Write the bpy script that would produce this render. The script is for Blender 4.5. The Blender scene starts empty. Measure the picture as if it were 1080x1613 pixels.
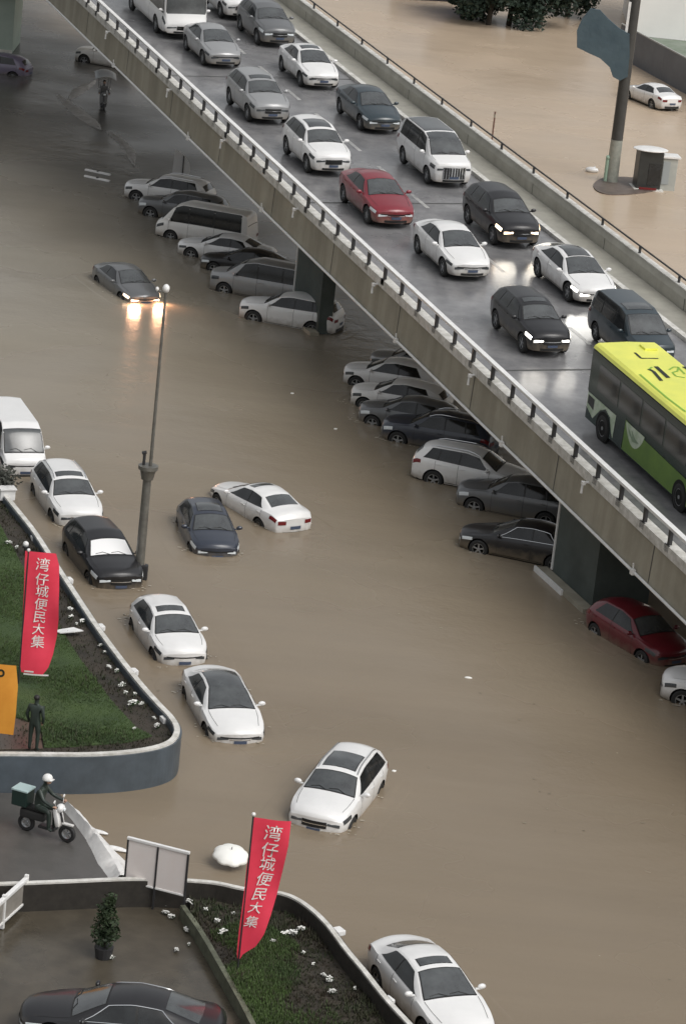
import bpy, bmesh, math, random
from mathutils import Vector, Matrix, noise
rnd = random.Random(7)
R_ = math.radians
SC = bpy.context.scene
COL = SC.collection

# ------------------------------------------------------------------ camera
F_PX, PITCH, ROLL, CAM_H = 5000.0, 0.31556, 0.108, 36.365
IW, IH = 1080.0, 1613.0
cp, sp = math.cos(PITCH), math.sin(PITCH)
FW = Vector((0, cp, -sp)); UP0 = Vector((0, sp, cp)); RX0 = Vector((1, 0, 0))
RX = RX0 * math.cos(ROLL) + UP0 * math.sin(ROLL)
UP = -RX0 * math.sin(ROLL) + UP0 * math.cos(ROLL)
CAM = Vector((0, 0, CAM_H))
cam_data = bpy.data.cameras.new('camera')
cam = bpy.data.objects.new('camera', cam_data); COL.objects.link(cam)
mw = Matrix((RX, UP, -FW)).transposed().to_4x4(); mw.translation = CAM
cam.matrix_world = mw
cam_data.sensor_fit = 'VERTICAL'; cam_data.sensor_height = 24.0; cam_data.lens = F_PX * 24.0 / IH
cam_data.clip_start = 1.0; cam_data.clip_end = 6000
SC.camera = cam

# ------------------------------------------------------------------ sky, sun, exposure
SUN_EL, SUN_AZ = R_(52), R_(128)
world = bpy.data.worlds.new('World'); SC.world = world; world.use_nodes = True
wt = world.node_tree; wt.nodes.clear()
wo = wt.nodes.new('ShaderNodeOutputWorld'); bg = wt.nodes.new('ShaderNodeBackground')
sky = wt.nodes.new('ShaderNodeTexSky'); sky.sky_type = 'NISHITA'; sky.sun_disc = False
sky.sun_elevation = SUN_EL; sky.sun_rotation = SUN_AZ; sky.dust_density = 6.0; sky.air_density = 1.5; sky.ozone_density = 1.0
hs = wt.nodes.new('ShaderNodeHueSaturation'); hs.inputs['Saturation'].default_value = 0.16
wt.links.new(sky.outputs[0], hs.inputs['Color']); wt.links.new(hs.outputs[0], bg.inputs['Color'])
bg.inputs['Strength'].default_value = 0.14
wt.links.new(bg.outputs[0], wo.inputs['Surface'])
sl = bpy.data.lights.new('sun', 'SUN'); sl.energy = 0.85; sl.angle = R_(50); sl.color = (1.0, 0.96, 0.9)
sun = bpy.data.objects.new('sun', sl); COL.objects.link(sun)
# direction towards the sun: Blender's sky rotation 0 = +Y, turning clockwise seen from above
sd = Vector((math.sin(SUN_AZ) * math.cos(SUN_EL), math.cos(SUN_AZ) * math.cos(SUN_EL), math.sin(SUN_EL)))
sun.rotation_euler = sd.to_track_quat('Z', 'Y').to_euler()
SC.view_settings.view_transform = 'Standard'; SC.view_settings.look = 'None'
SC.view_settings.exposure = -0.05; SC.view_settings.gamma = 1.0
SC.view_settings.use_curve_mapping = False
SC.render.engine = 'CYCLES'
SC.cycles.max_bounces = 6; SC.cycles.caustics_reflective = False; SC.cycles.caustics_refractive = False

# ------------------------------------------------------------------ helpers
DZ0, DB, DY0 = 4.7, 0.05, 107.0            # flyover surface: z = DZ0 + DB*(y-DY0)
def at(px, py, z=0.0, slope=0.0):
    """photo pixel -> point on the plane z (or on the flyover plane + z when slope is given)"""
    d = FW + RX * ((px - IW / 2) / F_PX) + UP * ((IH / 2 - py) / F_PX)
    if slope: t = (DZ0 - DB * DY0 + z - CAM_H) / (d.z - DB * d.y)
    else: t = (z - CAM_H) / d.z
    return CAM + d * t

def mat(name, color, rough=0.5, metal=0.0, spec=0.5, coat=0.0, emit=None, estr=0.0, noise_amt=0.0, nscale=5.0, bump=0.0, bscale=30.0, color2=None, trans=0.0, alpha=1.0):
    m = bpy.data.materials.new(name); m.use_nodes = True
    nt = m.node_tree; b = nt.nodes['Principled BSDF']
    b.inputs['Base Color'].default_value = (*color, 1); b.inputs['Roughness'].default_value = rough
    b.inputs['Metallic'].default_value = metal; b.inputs['Specular IOR Level'].default_value = spec
    b.inputs['Coat Weight'].default_value = coat; b.inputs['Coat Roughness'].default_value = 0.08
    b.inputs['Transmission Weight'].default_value = trans
    if emit: b.inputs['Emission Color'].default_value = (*emit, 1); b.inputs['Emission Strength'].default_value = estr
    tc = nt.nodes.new('ShaderNodeTexCoord')
    if color2 is not None or noise_amt:
        c2 = color2 if color2 is not None else tuple(max(0, c * (1 - noise_amt)) for c in color)
        n = nt.nodes.new('ShaderNodeTexNoise'); n.inputs['Scale'].default_value = nscale; n.inputs['Detail'].default_value = 7
        n.inputs['Roughness'].default_value = 0.65
        nt.links.new(tc.outputs['Object'], n.inputs['Vector'])
        r = nt.nodes.new('ShaderNodeValToRGB'); r.color_ramp.elements[0].position = 0.35; r.color_ramp.elements[1].position = 0.68
        r.color_ramp.elements[0].color = (*c2, 1); r.color_ramp.elements[1].color = (*color, 1)
        nt.links.new(n.outputs['Fac'], r.inputs[0]); nt.links.new(r.outputs[0], b.inputs['Base Color'])
    if bump:
        n2 = nt.nodes.new('ShaderNodeTexNoise'); n2.inputs['Scale'].default_value = bscale; n2.inputs['Detail'].default_value = 4
        nt.links.new(tc.outputs['Object'], n2.inputs['Vector'])
        bp = nt.nodes.new('ShaderNodeBump'); bp.inputs['Strength'].default_value = bump; bp.inputs['Distance'].default_value = 0.05
        nt.links.new(n2.outputs['Fac'], bp.inputs['Height']); nt.links.new(bp.outputs[0], b.inputs['Normal'])
    return m

def tag(o, label=None, cat=None, group=None, kind=None):
    if label: o['label'] = label
    if cat: o['category'] = cat
    if group: o['group'] = group
    if kind: o['kind'] = kind
    return o
def empty(name, loc=(0, 0, 0), rz=0.0, label=None, cat=None, group=None):
    o = bpy.data.objects.new(name, None); COL.objects.link(o)
    o.location = loc; o.rotation_euler = (0, 0, rz); o.empty_display_size = 0.3
    return tag(o, label, cat, group)
def mesh_obj(name, verts, faces, m, parent=None, smooth=False, mats=None):
    me = bpy.data.meshes.new(name); me.from_pydata([tuple(v) for v in verts], [], faces); me.update()
    for mm in (mats or [m]): me.materials.append(mm)
    if smooth:
        for p in me.polygons: p.use_smooth = True
    o = bpy.data.objects.new(name, me); COL.objects.link(o)
    if parent: o.parent = parent
    return o
def bm_obj(name, bm, m, parent=None, smooth=False, recalc=True):
    if recalc: bmesh.ops.recalc_face_normals(bm, faces=bm.faces)
    me = bpy.data.meshes.new(name); bm.to_mesh(me); bm.free()
    me.materials.append(m)
    if smooth:
        for p in me.polygons: p.use_smooth = True
        me.set_sharp_from_angle(angle=R_(40))
    o = bpy.data.objects.new(name, me); COL.objects.link(o)
    if parent: o.parent = parent
    return o
class MB:
    """collects shapes, then builds one mesh"""
    def __init__(s): s.bm = bmesh.new()
    def box(s, c, d, M=None, bev=0.0):
        vs = []
        hx, hy, hz = d[0] / 2, d[1] / 2, d[2] / 2
        t = bmesh.new()
        bmesh.ops.create_cube(t, size=1.0)
        for v in t.verts: v.co = Vector((v.co.x * d[0], v.co.y * d[1], v.co.z * d[2]))
        if bev: bmesh.ops.bevel(t, geom=t.edges[:], offset=bev, segments=2, affect='EDGES', profile=0.7)
        T = Matrix.Translation(Vector(c)); 
        if M is not None: T = T @ M.to_4x4()
        s.merge(t, T); return s
    def merge(s, t, T=Matrix()):
        mp = {}
        for v in t.verts: mp[v] = s.bm.verts.new(T @ v.co)
        for f in t.faces:
            try: s.bm.faces.new([mp[v] for v in f.verts])
            except ValueError: pass
        t.free()
    def tube(s, pts, r, n=8, caps=True, r2=None):
        pts = [Vector(p) for p in pts]; rings = []
        for i, p in enumerate(pts):
            d = (pts[min(i + 1, len(pts) - 1)] - pts[max(i - 1, 0)]).normalized()
            a = Vector((0, 0, 1)) if abs(d.z) < 0.9 else Vector((1, 0, 0))
            u = d.cross(a).normalized(); w = d.cross(u)
            rr = r if r2 is None else r + (r2 - r) * i / (len(pts) - 1)
            rings.append([s.bm.verts.new(p + (u * math.cos(2 * math.pi * k / n) + w * math.sin(2 * math.pi * k / n)) * rr) for k in range(n)])
        for A, B in zip(rings, rings[1:]):
            for k in range(n): s.bm.faces.new((A[k], A[(k + 1) % n], B[(k + 1) % n], B[k]))
        if caps: s.bm.faces.new(rings[0][::-1]); s.bm.faces.new(rings[-1])
        return s
    def ball(s, c, r, sq=(1, 1, 1), seg=12, M=None):
        t = bmesh.new(); bmesh.ops.create_uvsphere(t, u_segments=seg, v_segments=max(6, seg // 2 + 2), radius=r)
        T = Matrix.Translation(Vector(c))
        if M is not None: T = T @ M.to_4x4()
        s.merge(t, T @ Matrix.Diagonal((*sq, 1))); return s
    def prism(s, poly, z0, z1):
        a = [s.bm.verts.new((p[0], p[1], z0)) for p in poly]; b = [s.bm.verts.new((p[0], p[1], z1)) for p in poly]
        n = len(poly)
        s.bm.faces.new(a[::-1]); s.bm.faces.new(b)
        for i in range(n): s.bm.faces.new((a[i], a[(i + 1) % n], b[(i + 1) % n], b[i]))
        return s
    def sweep(s, path, prof, closed=False):
        """path: list of Vector (x,y,z); prof: (o,dz) closed polygon, o to the left of travel"""
        n = len(path); rings = []
        for i, p in enumerate(path):
            if closed: a, b = path[(i - 1) % n], path[(i + 1) % n]
            else: a, b = path[max(i - 1, 0)], path[min(i + 1, n - 1)]
            d = Vector((b[0] - a[0], b[1] - a[1], 0)).normalized(); l = Vector((-d.y, d.x, 0))
            rings.append([s.bm.verts.new(Vector(p) + l * o + Vector((0, 0, dz))) for o, dz in prof])
        k = len(prof)
        prs = list(zip(rings, rings[1:])) + ([(rings[-1], rings[0])] if closed else [])
        for A, B in prs:
            for j in range(k): s.bm.faces.new((A[j], A[(j + 1) % k], B[(j + 1) % k], B[j]))
        if not closed: s.bm.faces.new(rings[0][::-1]); s.bm.faces.new(rings[-1])
        return s
    def build(s, name, m, parent=None, smooth=False): return bm_obj(name, s.bm, m, parent, smooth)

def interp(pts, x):
    if x >= pts[0][0]: return pts[0][1]
    if x <= pts[-1][0]: return pts[-1][1]
    for (a, va), (b, vb) in zip(pts, pts[1:]):
        if b <= x <= a: return va + (vb - va) * (a - x) / (a - b)
def smooth_interp(pts, x, w):
    # linear profile softened by averaging around x
    if w <= 0: return interp(pts, x)
    s = 0.0; tot = 0.0
    for k in range(-3, 4):
        g = math.exp(-(k / 1.8) ** 2); s += g * interp(pts, x + k * w / 3); tot += g
    return s / tot
def lerp(a, b, t): return a + (b - a) * t
def sstep(t): t = max(0.0, min(1.0, t)); return t * t * (3 - 2 * t)

# ------------------------------------------------------------------ materials
def paint(name, c, rough=0.32, metal=0.0, coat=0.6):
    m = mat(name, c, rough, metal, 0.5, coat, noise_amt=0.07, nscale=1.7)
    # road film: brown spatter low on the body
    nt = m.node_tree; b = nt.nodes['Principled BSDF']; src = b.inputs['Base Color'].links[0].from_socket
    tc = nt.nodes.new('ShaderNodeTexCoord'); sx = nt.nodes.new('ShaderNodeSeparateXYZ'); nt.links.new(tc.outputs['Object'], sx.inputs[0])
    n = nt.nodes.new('ShaderNodeTexNoise'); n.inputs['Scale'].default_value = 4.0; n.inputs['Detail'].default_value = 6; nt.links.new(tc.outputs['Object'], n.inputs['Vector'])
    a = nt.nodes.new('ShaderNodeMath'); a.operation = 'MULTIPLY_ADD'; a.inputs[1].default_value = -.55; nt.links.new(n.outputs['Fac'], a.inputs[0]); nt.links.new(sx.outputs['Z'], a.inputs[2])
    mr = nt.nodes.new('ShaderNodeMapRange'); mr.inputs['From Min'].default_value = .05; mr.inputs['From Max'].default_value = .42; mr.inputs['To Min'].default_value = .62; mr.inputs['To Max'].default_value = 0.0
    nt.links.new(a.outputs[0], mr.inputs['Value'])
    mx = nt.nodes.new('ShaderNodeMix'); mx.data_type = 'RGBA'; nt.links.new(mr.outputs[0], mx.inputs['Factor']); nt.links.new(src, mx.inputs['A']); mx.inputs['B'].default_value = (.22, .18, .13, 1)
    nt.links.new(mx.outputs['Result'], b.inputs['Base Color'])
    return m
M = {}
M['white'] = paint('white_paint', (0.76, 0.76, 0.755))
M['dirty_white'] = paint('dull_white_paint', (0.74, 0.73, 0.71), 0.4)
M['silver'] = paint('silver_paint', (0.34, 0.345, 0.35), 0.35, 0.3)
M['grey'] = paint('grey_paint', (0.14, 0.145, 0.15), 0.33, 0.2)
M['black'] = paint('black_paint', (0.016, 0.016, 0.018), 0.3, coat=.3)
M['darkblue'] = paint('dark_blue_paint', (0.03, 0.037, 0.055), 0.28)
M['teal'] = paint('dark_teal_paint', (0.025, 0.04, 0.05), 0.28)
M['red'] = paint('red_paint', (0.21, 0.018, 0.03), 0.3)
M['darkred'] = paint('dark_red_paint', (0.13, 0.008, 0.016), 0.35)
M['purple'] = paint('purple_grey_paint', (0.16, 0.14, 0.20), 0.4)
M['glass'] = mat('car_glass', (0.022, 0.025, 0.027), 0.12, 0, 0.6, noise_amt=.7, nscale=1.6)
M['glass_lit'] = mat('car_windscreen_glass', (0.075, 0.083, 0.085), 0.14, 0, 1.0, coat=0.5, color2=(.035, .038, .04), nscale=1.7)
M['trim'] = mat('black_trim', (0.012, 0.012, 0.012), 0.45)
M['rubber'] = mat('tyre_rubber', (0.018, 0.018, 0.018), 0.7)
M['well'] = mat('wheel_well', (0.006, 0.006, 0.006), 0.9)
M['alloy'] = mat('alloy_rim', (0.42, 0.43, 0.44), 0.3, 0.8)
M['chrome'] = mat('chrome', (0.75, 0.76, 0.77), 0.15, 1.0)
M['lens'] = mat('headlight_lens', (0.62, 0.66, 0.68), 0.1, 0.0, 0.8)
M['lens_dark'] = mat('dark_headlight_lens', (0.05, 0.055, 0.06), 0.1, 0.0, 0.8)
M['lit'] = mat('added_headlight_glow', (0.9, 0.9, 0.85), 0.2, emit=(1.0, 0.95, 0.85), estr=5)  # glow added for the two cars whose beams streak the deck
M['lit_warm'] = mat('lit_warm_headlight', (0.9, 0.8, 0.7), 0.2, emit=(1.0, 0.72, 0.45), estr=5)
M['tail'] = mat('tail_lamp', (0.15, 0.012, 0.014), 0.2)
M['plate'] = mat('blue_number_plate', (0.06, 0.08, 0.13), 0.5)
M['shade'] = mat('sunshade_silver', (0.8, 0.8, 0.8), 0.5)

# ------------------------------------------------------------------ vehicle shapes
class Shape:
    def __init__(s, top, sh, wid, wt, zb=0.22, crown=0.05, wb=(1.35, -1.35), wr=0.33, fb=0.22, rb=0.12, wind=None, rear=None, sides=None, roof=None, sm=0.22, tum=0.915):
        s.top, s.sh, s.wid, s.wt_, s.zb, s.crown, s.wb, s.wr, s.fb, s.rb = top, sh, wid, wt, zb, crown, wb, wr, fb, rb
        s.wind, s.rear, s.sides, s.roof, s.sm, s.tum = wind, rear, sides, roof, sm, tum
        s.xf, s.xr = top[0][0], top[-1][0]; s.cache = {}
    def W(s, x): return smooth_interp(s.wid, x, min(s.sm, 0.15))
    def zs(s, x): return smooth_interp(s.sh, x, s.sm)
    def zt(s, x): return smooth_interp(s.top, x, min(s.sm, max(0.02, min(s.xf - x, x - s.xr) * 0.9)))
    def WT(s, x): return smooth_interp(s.wt_, x, s.sm)
    def ze(s, x):
        return max(s.zs(x) + 0.012, s.zt(x) - s.crown)
    def zc(s, x): return max(s.zt(x), s.ze(x) + 0.012)
    def bend(s, p):
        x, y, z = p; w = s.W(0)
        k = (y / w) ** 2
        if x > 0.3: x -= s.fb * sstep((x - 0.3) / (s.xf - 0.3)) * k
        if x < -0.8: x += s.rb * sstep((-0.8 - x) / (-0.8 - s.xr)) * k
        return Vector((x, y, z))
    def ring(s, x):
        W, zs, ze, zc, wt, zb = s.W(x), s.zs(x), s.ze(x), s.zc(x), s.WT(x), s.zb
        up = 0.0
        if x > s.xf - 0.35: up = 0.06 * (x - s.xf + 0.35) / 0.35
        if x < s.xr + 0.35: up = 0.10 * (s.xr + 0.35 - x) / 0.35
        zb += up
        g = s.tum
        pts = [(W * .84, zb), (W * .935, zb + .07), (W * .975, lerp(zb, zs, .28)), (W * .985, lerp(zb, zs, .48)), (W * 1.0, lerp(zb, zs, .70)), (W * .985, lerp(zb, zs, .87)), (W * (g + .025), zs)]
        b = min(1.0, (ze - zs) / 0.35)
        wt = min(wt, W * g)
        for k in range(1, 6):
            t = k / 6
            pts.append((lerp(W * g, wt, t) + .022 * b * math.sin(math.pi * t), lerp(zs + .004, ze, t)))
        pts.append((wt - .012, ze + .004))
        for k in (0.93, 0.8, 0.6, 0.4, 0.2):
            pts.append((wt * k - .012 * k, ze + (zc - ze) * (1 - k ** 2.2)))
        pts.append((0.0, zc))
        return pts
    def pt(s, x, i, side=1, off=0.0):
        """point on the skin at station x, ring index i (float); side +1 left, -1 right"""
        def P(x, i):
            r = s.ring(x); i = max(0, min(len(r) - 1.0001, i)); k = int(i); t = i - k
            return s.bend((x, side * lerp(r[k][0], r[k + 1][0], t), lerp(r[k][1], r[k + 1][1], t)))
        p = P(x, i)
        if off:
            e = 0.02
            dx = P(x + e, i) - P(x - e, i); di = P(x, i + .15) - P(x, i - .15)
            n = dx.cross(di) * (-1 if side > 0 else 1)
            if n.length > 1e-9: p = p + n.normalized() * off
        return p
    def top_pt(s, x, y, off=0.006):
        wt = min(s.WT(x), s.W(x) * s.tum) - .012; k = min(1, abs(y) / wt)
        z = s.ze(x) + (s.zc(x) - s.ze(x)) * (1 - k ** 2.2)
        dz = (s.zc(x + .03) - s.zc(x - .03)) / .06
        n = Vector((-dz, 0, 1)).normalized() * off
        return s.bend((x, y, z)) + n
    def body_mesh(s, key):
        if 'body' in s.cache: return s.cache['body']
        n = 84; xs = []
        for i in range(n + 1):
            t = i / n; xs.append(lerp(s.xf, s.xr, t + 0.0))
        xs = sorted(set([round(v, 4) for v in xs + [s.xf - .015, s.xf - .035, s.xr + .015, s.xr + .035]]), reverse=True)
        V, Fc = [], []
        rings = []
        for x in xs:
            r = s.ring(x)
            sh = 1.0
            if x > s.xf - .05: sh = 1 - .035 * ((x - s.xf + .05) / .05) ** 2
            if x < s.xr + .05: sh = 1 - .035 * ((s.xr + .05 - x) / .05) ** 2
            zm = (r[0][1] + r[-1][1]) / 2
            r = [(y * sh, zm + (z - zm) * sh) for y, z in r]
            full = [(y, z) for y, z in r] + [(-y, z) for y, z in r[-2::-1]]
            base = len(V)
            for y, z in full: V.append(s.bend((x, y, z)))
            rings.append((base, len(full)))
        for (a, m), (b, _) in zip(rings, rings[1:]):
            for k in range(m):
                k2 = (k + 1) % m
                Fc.append((a + k, a + k2, b + k2, b + k))
        for (a, m), x, flip in ((rings[0], xs[0], 0), (rings[-1], xs[-1], 1)):
            half = m // 2; rows = []
            for k in range(half):
                A, B = V[a + k], V[a + m - 1 - k]; row = [a + k]
                for q in range(1, 6):
                    t = q / 6; y = lerp(A.y, B.y, t)
                    x0 = xs[0] if not flip else xs[-1]
                    V.append(s.bend((x0, y, lerp(A.z, B.z, t)))); row.append(len(V) - 1)
                row.append(a + m - 1 - k); rows.append(row)
            for r1, r2 in zip(rows, rows[1:]):
                for q in range(6): Fc.append((r1[q], r1[q + 1], r2[q + 1], r2[q]))
            last = rows[-1]; mid = a + half
            for q in range(6): Fc.append((last[q], last[q + 1], mid))
        me = bpy.data.meshes.new('body'); me.from_pydata([tuple(v) for v in V], [], Fc)
        bm = bmesh.new(); bm.from_mesh(me); bmesh.ops.recalc_face_normals(bm, faces=bm.faces); bm.to_mesh(me); bm.free()
        # cut the wheel arches
        o = bpy.data.objects.new('tmp', me); COL.objects.link(o)
        mb = MB(); ra = s.wr + .065
        for x in s.wb:
            for sd_ in (1, -1):
                w = s.W(x)
                mb.tube([(x, sd_ * (w + .15), s.wr + .01), (x, sd_ * (w - .33), s.wr + .01)], ra, 28)
        c = mb.build('cut', M['trim'])
        md = o.modifiers.new('b', 'BOOLEAN'); md.operation = 'DIFFERENCE'; md.object = c; md.solver = 'EXACT'
        dg = bpy.context.evaluated_depsgraph_get(); dg.update()
        me2 = bpy.data.meshes.new_from_object(o.evaluated_get(dg)); me2.name = 'body'
        bpy.data.objects.remove(o); bpy.data.objects.remove(c)
        me2.materials.clear(); me2.materials.append(M['white']); me2.materials.append(M['well'])
        for p in me2.polygons:
            p.use_smooth = True; p.material_index = 0
            cc = p.center
            for x in s.wb:
                d = math.hypot(cc.x - x, cc.z - s.wr - .01)
                if d < ra + .006 and abs(cc.y) > s.W(x) - .36 and abs(cc.y) < s.W(x) + .02:
                    nrm = Vector((cc.x - x, 0, cc.z - s.wr - .01))
                    if (nrm.length > .01 and p.normal.dot(nrm.normalized()) < -.6) or abs(cc.y) < s.W(x) - .30: p.material_index = 1
            if p.normal.z < -.7 and cc.z < s.zb + .15: p.material_index = 1
        me2.set_sharp_from_angle(angle=R_(38))
        s.cache['body'] = me2
        return me2
    # -- patches ------------------------------------------------------------
    def grid(s, fn, nu, nv):
        V = [fn(u / nu, v / nv) for v in range(nv + 1) for u in range(nu + 1)]
        F_ = [(v * (nu + 1) + u, v * (nu + 1) + u + 1, (v + 1) * (nu + 1) + u + 1, (v + 1) * (nu + 1) + u) for v in range(nv) for u in range(nu)]
        return V, F_
    def screen(s, x0, x1, m=0.045, off=.007, side_m=None, bow=0.0):
        """glass on the top surface between x0 (lower edge) and x1 (upper edge)"""
        def fn(u, v):
            x = lerp(x0, x1, v); wt = min(s.WT(x), s.W(x) * s.tum) - .012 - (side_m or m)
            y = (u * 2 - 1) * wt
            return s.top_pt(x, y, off)
        return s.grid(fn, 10, 8)
    def side(s, bf, tf, tr, br, side, off=.007, lo=.06, hi=.06):
        """glass between the shoulder and roof edge: x of its four corners"""
        i0, i1 = 6.25 + lo * 4, 12 - hi * 6
        def fn(u, v):
            x = lerp(lerp(bf, tf, v), lerp(br, tr, v), u)
            h = max(.001, s.ze(x) - s.zs(x)); mm = min(.5, .035 / h)
            a = lerp(6.0 + 6 * mm, 12 - 6 * mm, v)
            return s.pt(x, a, side, off)
        return s.grid(fn, 12, 5)
    def face(s, y0, y1, z0, z1, front=True, off=.012, thick=0.0):
        """patch on the nose or the tail"""
        x0 = s.xf if front else s.xr
        def fn(u, v):
            p = s.bend((x0, lerp(y0, y1, u), lerp(z0, z1, v))); p.x += off if front else -off
            return p
        return s.grid(fn, 8, 2)

def solid(name, vf, m, parent, th=0.006, smooth=True):
    """patch given real thickness"""
    V, Fc = vf
    bm = bmesh.new(); vs = [bm.verts.new(v) for v in V]
    for f in Fc: bm.faces.new([vs[i] for i in f])
    bmesh.ops.recalc_face_normals(bm, faces=bm.faces)
    me = bpy.data.meshes.new(name); bm.to_mesh(me); bm.free(); me.materials.append(m)
    for p in me.polygons: p.use_smooth = smooth
    o = bpy.data.objects.new(name, me); COL.objects.link(o); o.parent = parent
    return o

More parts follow.
